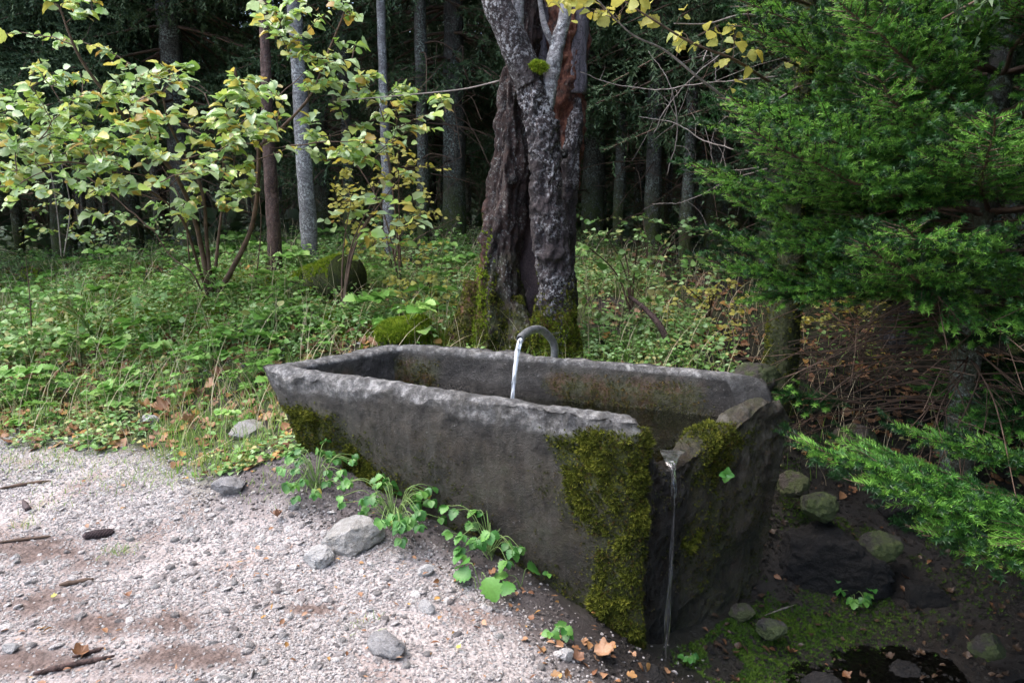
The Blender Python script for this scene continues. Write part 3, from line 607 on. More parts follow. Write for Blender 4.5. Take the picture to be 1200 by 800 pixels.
# spout
sp = [P(649, 428, 3.30), P(650, 408, 3.29), P(645, 396, 3.26), P(634, 386.5, 3.2), P(622, 387, 3.12), P(612, 394, 3.04), P(609.5, 397.5, 3.01)]
spc = spline(sp, 40); st = empty('water_spout', P(649, 428, 3.30), 'curved grey metal pipe spout arching over the back rim of the trough', 'spout')
rad = np.full(40, .0185); V, F = tube(spc, rad, 20, cap=False)
tn = unit(spc[-1] - spc[-2]); Vi, Fi = tube(np.vstack([spc[-12:]]), np.full(12, .0145), 20, cap=False)
m = NT('dull_metal'); M_PIPE = m.pbr(m.ramp(m.noise(40, 5), [(.3, (.12, .125, .13)), (.7, (.30, .31, .32))]), .4, m.bump(m.noise(90, 3), .3, .003), .5, Metallic=.55)
m = NT('pipe_inside'); M_PIPEIN = m.pbr(m.ramp(m.noise(30, 3), [(.3, (.006, .006, .006)), (.7, (.02, .018, .016))]), .6)
pipe = mk('pipe', V, F, M_PIPE, st); mk('pipe_bore', Vi, [Fi[0][:, ::-1]], M_PIPEIN, pipe)
k = 20; th = np.arange(k) / k * 2 * math.pi; A0 = V[-k:]; B0 = Vi[-k:]; j = np.arange(k)
mk('pipe_lip', np.vstack([A0, spc[-1] + (A0 - spc[-1]) * .76]), np.stack([j, (j + 1) % k, k + (j + 1) % k, k + j], 1), M_PIPE, pipe)
j0 = spc[-1] + np.array((0.001, 0, -.004)); jend = P(599, 476, 2.93); jend[2] = .36
jp = [j0 + tn * -.01]; 
for q in np.linspace(0, 1, 30): jp.append(np.array((j0[0] + (jend[0] - j0[0]) * q, j0[1] + (jend[1] - j0[1]) * q, j0[2] + (jend[2] - j0[2]) * (.25 * q + .75 * q * q))))
jr = np.r_[.009, np.interp(np.linspace(0, 1, 30), [0, .3, .7, 1], [.012, .012, .008, .006])]
V, F = tube(jp, jr, 14, lambda b, th, s: .0045 * (.3 + s) * fbm(b * np.array((1, 1, .35)), 70, 3, 5)); o = mk('water_jet', V, F, M_JET, org=j0); tag(o, 'thin white jet of water falling from the metal spout', 'water jet')
# overflow: a thin sheet sliding over the notch and falling as a narrow twisted ribbon
notch = np.array((.60, 2.30)); fall = np.array((.60, 2.255))
pts = [(.60, 2.46, .360), (.575, 2.40, .360), (.565, 2.345, .352), (.565, 2.30, .31), (.562, 2.27, .22), (.556, 2.245, .08), (.550, 2.232, -.1), (.545, 2.225, -.27), (.543, 2.22, -.46)]
c = spline(pts, 60); wd = np.interp(np.linspace(0, 1, 60), [0, .2, .3, .45, .7, 1], [.05, .026, .014, .007, .010, .007]); ac = Acc(); rowsV = []
for q in range(60):
    a = -.2 + q * .03 + .5 * math.sin(q * .23); wd[q] *= 1 + .35 * math.sin(q * .55) * (q > 18); s = np.array((math.cos(a) * .85, -math.sin(a) * .5 - .1, 0)); s /= np.linalg.norm(s)
    for e in np.linspace(-1, 1, 9): rowsV.append(c[q] + s * wd[q] * e + np.array((0, -.004, 0)) * (1 - e * e) * 2 + .002 * np.array((0, noise(np.array([[e * 3, q * .25, 0]]), 1, 4)[0], 0)))
i, j = np.meshgrid(np.arange(59), np.arange(8), indexing='ij'); i = i.ravel(); j = j.ravel()
o = mk('overflow_ribbon', np.array(rowsV), np.stack([i * 9 + j, i * 9 + j + 1, (i + 1) * 9 + j + 1, (i + 1) * 9 + j], 1), M_SHEET, org=pts[3]); tag(o, 'narrow ribbon of water spilling from the notch in the trough end', 'water jet')
# shallow stream in the gully
x, y = np.meshgrid(np.linspace(.25, 3.6, 60), np.linspace(1.3, 3.1, 40), indexing='ij'); x = x.ravel(); y = y.ravel()
i, j = np.meshgrid(np.arange(59), np.arange(39), indexing='ij'); i = i.ravel(); j = j.ravel()
o = mk('stream_water', np.c_[x, y, -.500 + .002 * fbm(np.c_[x, y, 0 * x], 12, 2, 3)], np.stack([i * 40 + j, (i + 1) * 40 + j, (i + 1) * 40 + j + 1, i * 40 + j + 1], 1), water_mat('dark_stream', (.35, .36, .35), 0, .6, 30)); tag(o, 'shallow dark stream running through the gully', kind='structure')

# ---------------------------------------------------------------- the old snag and the gnarled stem
def trunk_disp(amp, seed, fz=.35, f=9):
    def d(b, th, s):
        q = b * np.array((1, 1, fz)); r = 1 - np.abs(fbm(q, f, 4, seed)) * 2.4
        return amp * (r - .6) + amp * .8 * fbm(b, 3, 2, seed + 9) + amp * .25 * fbm(b, 40, 2, seed + 5) + (amp * .30 * (.5 - np.abs(fbm(q, f * 3.2, 2, seed + 7)) * 3) if amp > .015 else 0)
    return d
def trunk_attr(V, base, mossh, redf=None):
    z = V[:, 2] - base; nz = fbm(V, 3.5, 3, 21)
    a = {'moss': np.clip(sm(mossh, 0, z + nz * .5) * (.5 + nz * 1.2 + .3), 0, 1)}
    a['red'] = np.zeros(len(V)) if redf is None else redf(V)
    return a
D = 4.15
snag = empty('dead_tree', G(600, 400), 'broad dead split trunk with lichen and red rot behind the trough', 'tree')
def pl(pts, n): return spline([P(*p) for p in pts], n)
def stretch(V, c, fx): return V
# left half with a flaring foot
c = pl([(580, 440, D), (583, 395, D), (582, 330, D), (589, 250, D + .02), (598, 170, D + .03), (608, 90, D + .05), (616, 0, D + .06), (620, -120, D + .08)], 150)
V, F = tube(c, np.interp(np.linspace(0, 1, 150), [0, .1, .25, .5, .75, 1], [.26, .205, .15, .11, .09, .08]), 90, trunk_disp(.055, 3, .22, 10))
red = lambda V: sm(-.10, -.16, V[:, 0] - (-.03)) * sm(1.7, .4, V[:, 2]) * .9 + .15
mk('trunk', V, F, M_BARK, snag, attrs=trunk_attr(V, .45, .65, red)); SN1 = (V, F[0])
# right rotten half
c = pl([(654, 430, D + .1), (652, 360, D + .1), (652, 270, D + .1), (659, 190, D + .1), (664, 100, D + .08), (666, 20, D + .08), (670, -100, D + .1)], 140)
V, F = tube(c, np.interp(np.linspace(0, 1, 140), [0, .2, .5, .8, 1], [.13, .115, .115, .11, .10]), 70, trunk_disp(.045, 13, .3, 13))
mk('rotten_wood', V, F, M_BARK, snag, attrs={'moss': np.zeros(len(V)), 'red': sm(1.1, 1.5, V[:, 2])})
# smooth bare core that shows between the halves high up
c = pl([(640, 300, D + .22), (640, 200, D + .22), (638, 100, D + .22), (632, 0, D + .22), (630, -120, D + .22)], 60)
V, F = tube(c, .16, 40, trunk_disp(.008, 23, .15, 14)); mk('bare_core', V, F, M_WOOD, snag, attrs={'moss': np.zeros(len(V))})
c = pl([(622, 440, D + .16), (622, 330, D + .16), (628, 230, D + .18), (636, 150, D + .2)], 60)
V, F = tube(c, np.linspace(.13, .09, 60), 40, trunk_disp(.03, 29, .3, 12)); mk('hollow_shade', V, F, M_CONE, snag)  # dark tube added in the split to stand in for the hollow's shade
# dark bark slab on the upper right edge, and a lower plate of bark over the rot
c = pl([(676, 110, D + .0), (678, 50, D + .0), (682, -10, D + .0), (686, -110, D + .02)], 50)
V, F = tube(c, .055, 30, trunk_disp(.012, 33, .2, 14)); mk('bark_slab', V, F, M_WOOD, snag, attrs={'moss': np.zeros(len(V))})
c = pl([(660, 380, D - .0), (661, 300, D - .02), (666, 220, D - .04), (672, 160, D - .03), (679, 115, D - .02)], 80)
V, F = tube(c, np.interp(np.linspace(0, 1, 80), [0, .6, .85, 1], [.07, .06, .045, .012]), 40, trunk_disp(.02, 43, .4, 12)); mk('bark_plate', V, F, M_STEM, snag, attrs={'moss': np.zeros(len(V))})
# side roots
for q, (pp, r0) in enumerate([([(556, 330, D), (548, 370, D - .05), (538, 400, D - .1), (528, 425, D - .15)], .07), ([(600, 350, D - .08), (610, 385, D - .14), (606, 415, D - .2)], .07)]):
    V, F = tube(pl(pp, 50), np.linspace(r0 * .75, r0 * 1.2, 50), 36, trunk_disp(.018, 53 + q)); mk('root', V, F, M_BARK, snag, attrs=trunk_attr(V, .45, .8, red))
    moss_on(V, F[0], (fbm(V, 9, 3, 61 + q) > -.15).astype(float) + .02, 1500, .013, snag, seed=70 + q)
moss_on(SN1[0], SN1[1], sm(1.2, .45, SN1[0][:, 2] + .3 * fbm(SN1[0], 4, 3, 66)) * (fbm(SN1[0] * np.array((1, 1, .4)), 6, 3, 68) > .08), 4500, .013, snag, M_MOSS, seed=77)
moss_on(SN1[0], SN1[1], sm(1.25, .6, SN1[0][:, 2]) * sm(-.14, -.20, SN1[0][:, 0] + .07 * (SN1[0][:, 2] - .5) * -1 + .04 * fbm(SN1[0], 8, 2, 3)), 3000, .015, snag, M_FORESTMOSS, seed=78)
# gnarled stem
D2 = 3.92
gn = empty('gnarled_tree', G(646, 400), 'gnarled lichen spotted stem forking upward in front of the dead trunk', 'tree')
c = pl([(652, 430, D2), (650, 390, D2), (650, 330, D2), (642, 260, D2), (640, 200, D2), (634, 150, D2), (626, 115, D2), (616, 85, D2)], 170)
V, F = tube(c, np.interp(np.linspace(0, 1, 170), [0, .12, .25, .5, .8, 1], [.155, .125, .095, .095, .088, .085]), 72, trunk_disp(.026, 63, .7, 12)); GN1 = (V, F[0])
mk('trunk', V, F, M_STEM, gn, attrs=trunk_attr(V, .45, .35))
moss_on(V, F[0], sm(.80, .55, V[:, 2] + .10 * fbm(V, 6, 2, 7)) + .4 * sm(-.02, -.08, V[:, 0] - P(640, 300, D2)[0]) * sm(1.05, .7, V[:, 2]), 6500, .013, gn, seed=81)
moss_on(V, F[0], sm(.72, .5, V[:, 2] + .15 * fbm(V, 6, 2, 7)), 1200, .014, gn, M_FORESTMOSS, seed=82)
for nm, pp, r in (('limb', [(622, 100, D2), (611, 72, D2), (598, 40, D2 - .02), (584, 10, D2 - .02), (574, -30, D2), (560, -110, D2)], [.088, .07]),
                  ('limb', [(634, 150, D2), (641, 110, D2 - .01), (648, 75, D2), (656, 40, D2 + .02), (662, 15, D2 + .02), (672, -70, D2 + .05)], [.055, .032]),
                  ('limb', [(652, 60, D2 + .01), (640, 35, D2), (634, 10, D2 + .01), (630, -40, D2)], [.02, .012]), ('limb', [(612, 60, D2 + .02), (606, 30, D2), (612, -40, D2)], [.04, .03])):
    c = pl(pp, 70); V, F = tube(c, np.linspace(r[0], r[1], 70), 40, trunk_disp(.009 if r[0] > .03 else .003, 73 + int(r[0] * 100), .8, 13)); mk(nm, V, F, M_STEM if r[0] > .06 else M_TRUNKPALE, gn, attrs={'moss': np.zeros(len(V))})
acc = Acc(); p0 = P(631, 78, D2 - .08)
mv, mf = rock(2, 3, .6); mv = mv * .04 + p0; moss_on(mv, mf, np.ones(len(mv)), 350, .02, gn, M_FORESTMOSS, 'moss', seed=5)
# a small knot of broken bark
for q, (px, py, r) in enumerate([(601, 210, .03), (660, 180, .03)]):
    V, F = rock(3, 100 + q, 1.0, .4, 3); mk('burl', V * r + P(px, py, D - .12), F, M_BARK, snag, attrs={'moss': np.zeros(len(V)), 'red': np.zeros(len(V))})

# ---------------------------------------------------------------- spruce building
def needle_t(n, seed, length=1.0, nl=.17, nw=.02, flat=.8):
    """a shoot along +Y, thin needles all round"""
    g = np.random.default_rng(seed); V = []; F = []
    for k in range(n):
        y = (k + g.uniform(0, 1)) / n * .95; a = g.uniform(-.6, math.pi + .6) if g.uniform() < .8 else g.uniform(0, 6.28)
        d = np.array((math.cos(a), .75 + g.uniform(-.2, .3), math.sin(a) * flat)); d /= np.linalg.norm(d); l = nl * g.uniform(.75, 1.15) * (1 if y < .8 else .8)
        s = np.cross(d, g.normal(size=3)); s = s / np.linalg.norm(s) * nw; b = np.array((0, y * length, 0)); q = len(V)
        V += [b - s, b + s, b + d * l]; F.append((q, q + 1, q + 2))
    q = len(V); V += [(-.012, 0, 0), (.012, 0, 0), (0, 1, 0)]; F.append((q, q + 1, q + 2))
    return np.array(V), np.array(F)
NEED_HI = [needle_t(40, k, nl=.28, nw=.026, flat=.75) for k in range(3)]
NEED_LO = [needle_t(9, 10 + k, nl=.24, nw=.05) for k in range(3)]
def spray(start, d, L, droop, up_tip, g, side_step=.045, sub=True, width=.42, tipcurve=1.0):
    """one flat spruce branch; returns the axis, side axes and shoots (pos, dir, len, age)"""
    d = unit(np.asarray(d, float)); n = max(6, int(L / .06)); t_ = np.linspace(0, 1, n)
    ax = start + d * L * t_[:, None]; ax[:, 2] += -droop * L * t_ ** 1.5 + up_tip * L * t_ ** 3
    ax += np.cumsum(g.normal(size=(n, 3)) * .006, axis=0)
    side = unit(np.cross(d, (0, 0, 1))); shoots = []; twigs = []
    q = .22
    while q < .99:
        k = min(int(q * (n - 1)), n - 2); f = q * (n - 1) - k; b = ax[k] * (1 - f) + ax[k + 1] * f; dd = unit(ax[k + 1] - ax[k])
        sl = L * width * (1 - q) ** .75 * min(1, (q + .12) * 2.2) * g.uniform(.75, 1.1) + .05
        for s_ in (-1, 1):
            sd = unit(dd * .8 + side * s_ * g.uniform(.6, 1.05) + np.array((0, 0, g.uniform(-.22, .22))))
            m_ = max(1, int(sl / .07)); pp = b.copy(); cur = sd.copy(); path = [pp.copy()]
            for z in range(m_):
                seg = sl / m_; age_shade = (z + 1) / m_
                shoots.append((pp.copy(), cur.copy(), seg * 1.12, .10 + .55 * age_shade * (.35 + .65 * q)))  # low inner values paint the crown's self-shadow, high ones the young tips
                if sub and z < m_ - 1 and sl > .12:
                    for s2 in (-1, 1):
                        if g.uniform() < .22: continue
                        perp = unit(np.cross(cur, (0, 0, 1))) * s2; ln = min(.085, (sl - z * seg) * .5) * g.uniform(.7, 1.15)
                        shoots.append((pp + cur * seg * g.uniform(.2, .9), unit(cur * .9 + perp + np.array((0, 0, g.uniform(-.35, .25)))), ln, .18 + .75 * age_shade * q * g.uniform(.6, 1.1)))
                pp = pp + cur * seg; cur = unit(cur + dd * .12 + np.array((0, 0, .02 + g.uniform(-.16, .16)))); path.append(pp.copy())
            if len(path) > 1: twigs.append(np.array(path))
            shoots.append((pp, cur, .045, .92))
        q += side_step / L * g.uniform(.7, 1.3)
    for k in range(int(n * .2), n - 1): shoots.append((ax[k], unit(ax[k + 1] - ax[k]), np.linalg.norm(ax[k + 1] - ax[k]) * 1.1, .3 + .6 * k / n))
    return ax, twigs, shoots
def needles(shoots, tmpls, g, jitter=.12, wmin=1.0):
    acc = Acc(); P_ = np.array([s[0] for s in shoots]); D_ = np.array([s[1] for s in shoots]); L_ = np.array([s[2] for s in shoots]); A_ = np.array([s[3] for s in shoots])
    pick = g.integers(0, len(tmpls), len(P_))
    for k, (tv, tf) in enumerate(tmpls):
        q = pick == k
        if not q.any(): continue
        sc = np.stack([np.full(q.sum(), .085 * wmin), L_[q], np.full(q.sum(), .085 * wmin)], 1)
        up = np.array((0, 0, 1)) + g.normal(size=(q.sum(), 3)) * .35
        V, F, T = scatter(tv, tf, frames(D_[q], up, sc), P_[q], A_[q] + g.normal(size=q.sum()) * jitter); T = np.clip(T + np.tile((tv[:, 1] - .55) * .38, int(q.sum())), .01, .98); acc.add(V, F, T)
    return acc
def polytube(ax, r0, r1, n=5): return tube(ax, np.linspace(r0, r1, len(ax)), n, cap=False)

# young spruce at the right: long low branches reaching to the trough
def young_spruce():
    g = np.random.default_rng(11); base = G(1175, 470); base = np.array((2.22, 3.30, gz(2.22, 3.30)[0]))
    t_ = empty('spruce', base, 'young bright green spruce with dense branches reaching over the trough end', 'tree')
    tr_ = spline([base + (0, 0, -.1), base + (0, .02, 1.5), base + (.05, .05, 3.5), base + (.05, .05, 6)], 60)
    V, F = tube(tr_, np.linspace(.075, .02, 60), 24, trunk_disp(.006, 3)); mk('trunk', V, F, M_TRUNK, t_, attrs={'moss': np.zeros(len(V)) + .3})
    near, far, wood = [], [], Acc()
    z = base[2] + .98
    while z < 5.2:
        f = (z - base[2]) / 5.6; n = 11 if z < 3.2 else 6; a0 = g.uniform(0, 6.28)
        for k in range(n):
            a = a0 + k * 2 * math.pi / n + g.uniform(-.25, .25); d = np.array((math.cos(a), math.sin(a), g.uniform(-.06, .18) + .5 * f)); L = (1.72 * (1 - f) ** .8 + .1) * g.uniform(.82, 1.08)
            if z < 1.15: L *= .85
            vis = (d[0] < .35 and z < 3.3)
            ax, tw, sh_ = spray(base + np.array((0, 0, z - base[2])), d, L, .17 * (1 - f), .14, g, .045 if vis else .1, True if vis else False)
            (near if vis else far).extend(sh_); wood.add(*polytube(ax, .012, .003))
            if vis:
                for q in tw: wood.add(*polytube(q, .0035, .0015, 3))
        z += g.uniform(.17, .24) if z < 3.2 else .3
    o = wood.build('branches', M_TWIG, t_); o['kind'] = 'stuff'
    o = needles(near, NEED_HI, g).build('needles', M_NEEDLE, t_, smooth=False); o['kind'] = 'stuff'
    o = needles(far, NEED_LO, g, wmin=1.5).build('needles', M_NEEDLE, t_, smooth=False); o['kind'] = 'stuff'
    print('spruce shoots', len(near), len(far))
    # dead twigs under the live branches
    dead = Acc()
    for k in range(110):
        a = g.uniform(1.6, 5.2); zz = g.uniform(.45, 1.45); L = g.uniform(.5, 1.2); b = base + np.array((0, 0, zz)); d = np.array((math.cos(a), math.sin(a), g.uniform(-.35, .1)))
        q = spline([b, b + d * L * .5 + g.normal(size=3) * .05, b + d * L + g.normal(size=3) * .09 + np.array((0, 0, -.12))], 12); dead.add(*polytube(q, .005, .0015, 4))
        for _ in range(4): p_ = q[g.integers(3, 11)]; e = p_ + d * .15 + g.normal(size=3) * .12; dead.add(*polytube(np.array([p_, (p_ + e) / 2 + g.normal(size=3) * .01, e]), .002, .001, 3))
    o = dead.build('dead_twigs', M_TWIG, t_); o['kind'] = 'stuff'
young_spruce()
def low_branch(name, lab, specs, seed, dens=.035, width=.45):
    g = np.random.default_rng(seed); near, wood = [], Acc(); p0 = specs[0][0]
    t_ = empty(name, p0, lab, 'spruce branch')
    for a, b, dr in specs:
        ax, tw, sh_ = spray(a, b - a, np.linalg.norm(b - a), dr, .04, g, dens, True, width); near += sh_; wood.add(*polytube(ax, .008, .003))
        for q in tw: wood.add(*polytube(q, .003, .0015, 3))
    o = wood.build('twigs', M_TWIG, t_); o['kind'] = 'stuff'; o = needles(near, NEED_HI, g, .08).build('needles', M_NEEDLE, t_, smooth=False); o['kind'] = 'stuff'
low_branch('spruce_branch', 'low bright spruce branch hanging over the dark gully at the right', [(P(1290, 605, 2.35), P(950, 525, 2.35), -.02), (P(1290, 615, 2.3), P(1090, 640, 2.0), .05), (P(1250, 610, 2.3), P(1000, 592, 2.15), .03), (P(1290, 640, 2.2), P(1160, 660, 1.95), .05),
            (P(1270, 560, 2.5), P(1060, 505, 2.55), -.03), (P(1290, 560, 2.5), P(1140, 520, 2.45), 0), (P(1260, 600, 2.2), P(1190, 640, 1.9), .03)], 5)
low_branch('spruce_branch', 'dark drooping spruce spray beside the mossy trunk behind the trough corner', [(P(1010, 470, 3.3), P(885, 458, 3.2), .05), (P(1000, 330, 3.4), P(890, 345, 3.3), .08), (P(1060, 300, 3.0), P(1130, 372, 2.7), .1)], 6)

low_branch('spruce_branch', 'added low spruce boughs darkening the hollow at the right edge behind the bright branch', [(P(1290, 370, 3.2), P(1080, 395, 3.3), .08), (P(1300, 400, 3.3), P(1100, 440, 3.4), .08), (P(1290, 430, 3.1), P(1130, 475, 3.1), .06), (P(1300, 460, 3.0), P(1150, 500, 2.9), .05), (P(1280, 340, 3.4), P(1050, 370, 3.6), .1), (P(1300, 490, 3.3), P(1110, 500, 3.5), .05)], 8)  # extra boughs put in to darken the space under the young spruce

# forest spruces: three crowns shared by every copy
def far_spruce(seed, mat_t, lab, H=15, z0=2.0, r=.13):
    g = np.random.default_rng(seed); root = empty('spruce', (0, 0, 0), lab, 'tree', 'spruce trees of the dark forest')
    V, F = tube(spline([(0, 0, -.3), (.03, 0, 3), (0, .04, 8), (0, 0, H)], 60), np.r_[r * 1.5, r * 1.2, np.linspace(r * 1.1, .03, 58)], 20, trunk_disp(.014, seed, .5, 8)); mk('trunk', V, F, mat_t, root, attrs={'moss': sm(1.0, .2, V[:, 2]) * .9})
    sh_, wood = [], Acc(); z = z0
    while z < H - .3:
        f = (z - z0) / (H - z0); n = 7 if z < 6 else 5
        for k in range(n):
            a = g.uniform(0, 6.28); L = (2.1 * (1 - f) ** .8 + .2) * g.uniform(.6, 1.1); st_ = np.array((0, 0, z)); d = np.array((math.cos(a), math.sin(a), -.12 + .4 * f))
            if z < 6:
                ax, tw, s_ = spray(st_, d, L, .35, .08, g, .17, False, .34)
                for q in s_: sh_.append(q)
                for q in tw[::2]:                                       # hanging curtains of twigs
                    for e in q[::2]: sh_.append((e, unit(np.array((g.normal() * .25, g.normal() * .25, -1))), .22 * g.uniform(.5, 1.2), g.uniform(.1, .9)))
            else:
                ax, tw, s_ = spray(st_, d, L, .35, .08, g, .42, False, .34); sh_ += [(p, dd, l * 1.3, t2) for p, dd, l, t2 in s_]
            wood.add(*polytube(ax[::3] if len(ax) > 8 else ax, .018, .004, 4))
        z += .26 if z < 6 else .42
    for k in range(26):                                                 # bare lower branches
        a = g.uniform(0, 6.28); zz = g.uniform(.5, z0 + .6); L = g.uniform(.5, 1.4); b = np.array((0, 0, zz)); d = np.array((math.cos(a), math.sin(a), g.uniform(-.3, .05)))
        q = spline([b, b + d * L * .5, b + d * L + np.array((0, 0, -.2)) + g.normal(size=3) * .08], 8); wood.add(*polytube(q, .008, .002, 4))
        for _ in range(3): p_ = q[g.integers(2, 8)]; e = p_ + g.normal(size=3) * .2 + np.array((0, 0, -.1)); wood.add(*polytube(np.array([p_, (p_ + e) / 2, e]), .003, .0015, 3))
    o = wood.build('branches', M_TWIG, root); o['kind'] = 'stuff'
    o = needles(sh_, NEED_LO, g, .15, 1.9).build('crown', M_NEEDLE_FAR, root, smooth=False); o['kind'] = 'stuff'
    print('far spruce', len(sh_)); return root
variants = [far_spruce(21, M_TRUNK, 'x', r=.12), far_spruce(22, M_TRUNK, 'x', z0=2.6, r=.085), far_spruce(23, M_TRUNK, 'x', z0=3.2, r=.055), far_spruce(24, M_TRUNK, 'x', z0=1.5, r=.13)]
NAMED = [(497, 7.4, 2, 'thin grey trunk just left of the brown spruce trunk'), (722, 8.2, 2, 'thin dark trunk between the dead trunk and the grey lichen trunk'), (800, 7.0, 2, 'thin grey trunk behind the bare curved twigs'), (868, 8.8, 2, 'thin trunk close to the spruce foliage'), (165, 9.2, 2, 'thin trunk seen through the hazel at left'), (118, 8.8, 2, 'second thin trunk seen through the hazel at far left'), (412, 7.8, 2, 'thin trunk behind the yellow leaved shrub'), (745, 9.6, 2, 'slender trunk left of the grey lichen trunk'), (28, 9.4, 2, 'thin trunk at the left edge of the wood'), (780, 10.4, 2, 'slender trunk right of the grey lichen trunk'), (660, 9.8, 2, 'slender trunk peeking past the dead trunk'),
         (533, 8.0, 0, 'brown spruce trunk standing left of the split dead trunk'), (762, 7.6, 1, 'grey lichen covered spruce trunk right of the split dead trunk'), (692, 9.0, 3, 'dark spruce trunk close behind the right edge of the dead trunk'),
         (835, 8.4, 0, 'dark spruce trunk between the grey trunk and the young spruce'), (455, 8.6, 2, 'thin spruce trunk behind the yellow leaved shrub'), (985, 7.2, 1, 'pale spruce trunk glimpsed under the young spruce'),
         (225, 7.9, 3, 'spruce with drooping dark branches behind the hazel'), (80, 8.6, 0, 'spruce behind the left bank with branches down to the herbs'), (-60, 7.6, 3, 'spruce at the far left edge behind the hazel'), (1100, 7.6, 3, 'dark spruce behind the young spruce'), (1260, 6.5, 0, 'dark spruce beyond the right edge of the gully')]
taken = []; used = set()
def put_tree(x, y, k, label, sc, rz):
    z = gz(x, y)[0]
    if k not in used: used.add(k); v = variants[k]; v.location = (x, y, z); v.rotation_euler = (0, 0, rz); v.scale = (sc, sc, sc); v['label'] = label
    else: copy_tree(variants[k], (x, y, z), rz, sc, label)
    taken.append((x, y))
for px, y, k, lab in NAMED: put_tree((px - 600) / FPX * (y * 1.0), y, k, lab, rng.uniform(.95, 1.1), rng.uniform(0, 6.28))
GL = ['slim dark spruce standing deep in the forest', 'dark spruce in the forest behind the clearing', 'thin grey spruce stem deep in the forest', 'thick dark spruce deep in the forest']
cnt = 0
while cnt < 165:
    y = 8.6 + 27 * rng.uniform() ** .8; x = rng.uniform(-.95, .95) * y * 1.0
    if min(math.hypot(x - a, y - b) for a, b in taken) < .85: continue
    k = int(rng.choice([0, 1, 1, 2, 2, 2, 3])); put_tree(x, y, k, GL[k], rng.uniform(.8, 1.15), rng.uniform(0, 6.28)); cnt += 1
def far_brush():
    g = np.random.default_rng(55); n = 9000; y = 9 + 32 * g.uniform(0, 1, n) ** 1.2; x = g.uniform(-1, 1, n) * y; d = g.normal(size=(n, 3)); d[:, 2] = np.abs(d[:, 2]) * .8; z = gz(x, y) + g.uniform(0, .35, n)
    acc = Acc(); V, F, T = scatter(*LEAFS, frames(d, np.array((0, 0, 1)) + g.normal(size=(n, 3)) * .5, g.uniform(.10, .28, n)), np.stack([x, y, z], 1), g.uniform(0, .9, n)); acc.add(V, F, T); tag(acc.build('undergrowth', M_NEEDLE_FAR), 'dim low brush covering the forest floor between the trunks', 'undergrowth', kind='stuff')
# trees round the clearing beyond the frame's sides (they shade the right side and the gully)
for x, y in [(3.3, 1.0), (4.8, 2.0), (5.4, 4.2), (3.6, -.6), (4.6, .6), (6.0, 1.2), (1.6, -3.4), (-1.2, -6.5), (4, -5), (-6, -5), (6.2, 3.0), (4.8, -2.2), (5.5, 5.6), (-7.5, 7.5), (-8.5, 5), (-9.5, 9), (7.5, 6.5), (-4.8, 8.8), (2.4, 6.4), (3.9, 6.1), (3.7, 4.8), (2.95, 5.5), (5.0, 3.2), (7, -1), (2.9,-1.6)]:
    put_tree(x, y, 1 if (x, y) == (3.3, 1.0) else 3 if x > 3 else 0, 'dark spruce at the side of the clearing', rng.uniform(.9, 1.15), rng.uniform(0, 6.28))
# far wood: one mass behind the single trees
def far_wood():
    g = np.random.default_rng(77); acc = Acc(); tk = Acc()
    for k in range(520):
        y = g.uniform(30, 85); x = g.uniform(-1.1, 1.1) * y; z = .5; H = g.uniform(8, 13); r = g.uniform(.12, .28)
        tk.add(*tube(np.array([(x, y, z - .5), (x + g.normal() * .1, y, H * .5), (x, y, H)]), [r, r * .7, .03], 7, cap=False))
        n = 46; zz = .1 + (H - .6) * g.uniform(0, 1, n) ** 1.5; a = g.uniform(0, 6.28, n); L = (2.6 * (1 - zz / H) + .4) * g.uniform(.7, 1.2, n)
        d = np.stack([np.cos(a), np.sin(a), np.full(n, -.35)], 1)
        tv = np.array([(0, 0, 0), (-.30, .55, -.03), (0, 1, -.25), (.30, .55, -.03), (-.22, .35, -.5), (.2, .6, -.6), (0, .8, -.55)]); tf = np.array([(0, 1, 2), (0, 2, 3), (0, 4, 1), (1, 5, 2), (3, 6, 2)])
        V, F, T = scatter(tv, tf, frames(d, (0, 0, 1), L), np.stack([np.full(n, x), np.full(n, y), zz], 1), g.uniform(0, .95, n)); acc.add(V, F, T)
    o = tk.build('far_trunks', M_TRUNK); tag(o, 'dim distant spruce trunks deep in the wood', 'wood', kind='stuff')
    o = acc.build('far_foliage', M_NEEDLE_FAR, smooth=False); tag(o, 'dark distant spruce foliage closing the view', 'wood', kind='stuff')
far_wood()
LEAFS = leaf_t(.38, 2, .15, .2)
far_brush()

# pale and reddish thin trunks behind the hazel
def slim_tree(pts, r, mat, lab, crown=False, moss=0.0, name='tree'):
    c = spline([P(*p) for p in pts], 80); root = empty(name, c[0], lab, 'tree')
    V, F = tube(c, np.interp(np.linspace(0, 1, 80), [0, .45, 1], [r[0], r[0] * .45 + r[1] * .4 if r[1] < .03 else (r[0] + r[1]) / 2, r[1]]), 28, trunk_disp(r[0] * .12, int(r[0] * 1000), .6, 12)); o = mk('trunk', V, F, mat, root, attrs={'moss': np.full(len(V), moss), 'red': np.zeros(len(V))})
    return root, c, V, F
slim_tree([(366, 330, 6.3), (362, 270, 6.3), (356, 180, 6.3), (350, 90, 6.3), (344, 0, 6.3), (330, -160, 6.3), (315, -500, 6.3)], (.078, .05), M_TRUNKPALE, 'straight pale grey trunk rising behind the hazel')
slim_tree([(322, 345, 5.9), (322, 300, 5.9), (319, 240, 5.9), (314, 150, 5.9), (311, 60, 5.9), (300, -200, 5.9)], (.07, .035), M_TRUNKRED, 'reddish brown slim trunk beside the pale grey trunk')
slim_tree([(458, 345, 6.6), (456, 270, 6.6), (452, 180, 6.6), (448, 60, 6.6), (440, -200, 6.6)], (.055, .035), M_TRUNKPALE, 'thin grey trunk between hazel and the dead trunk')
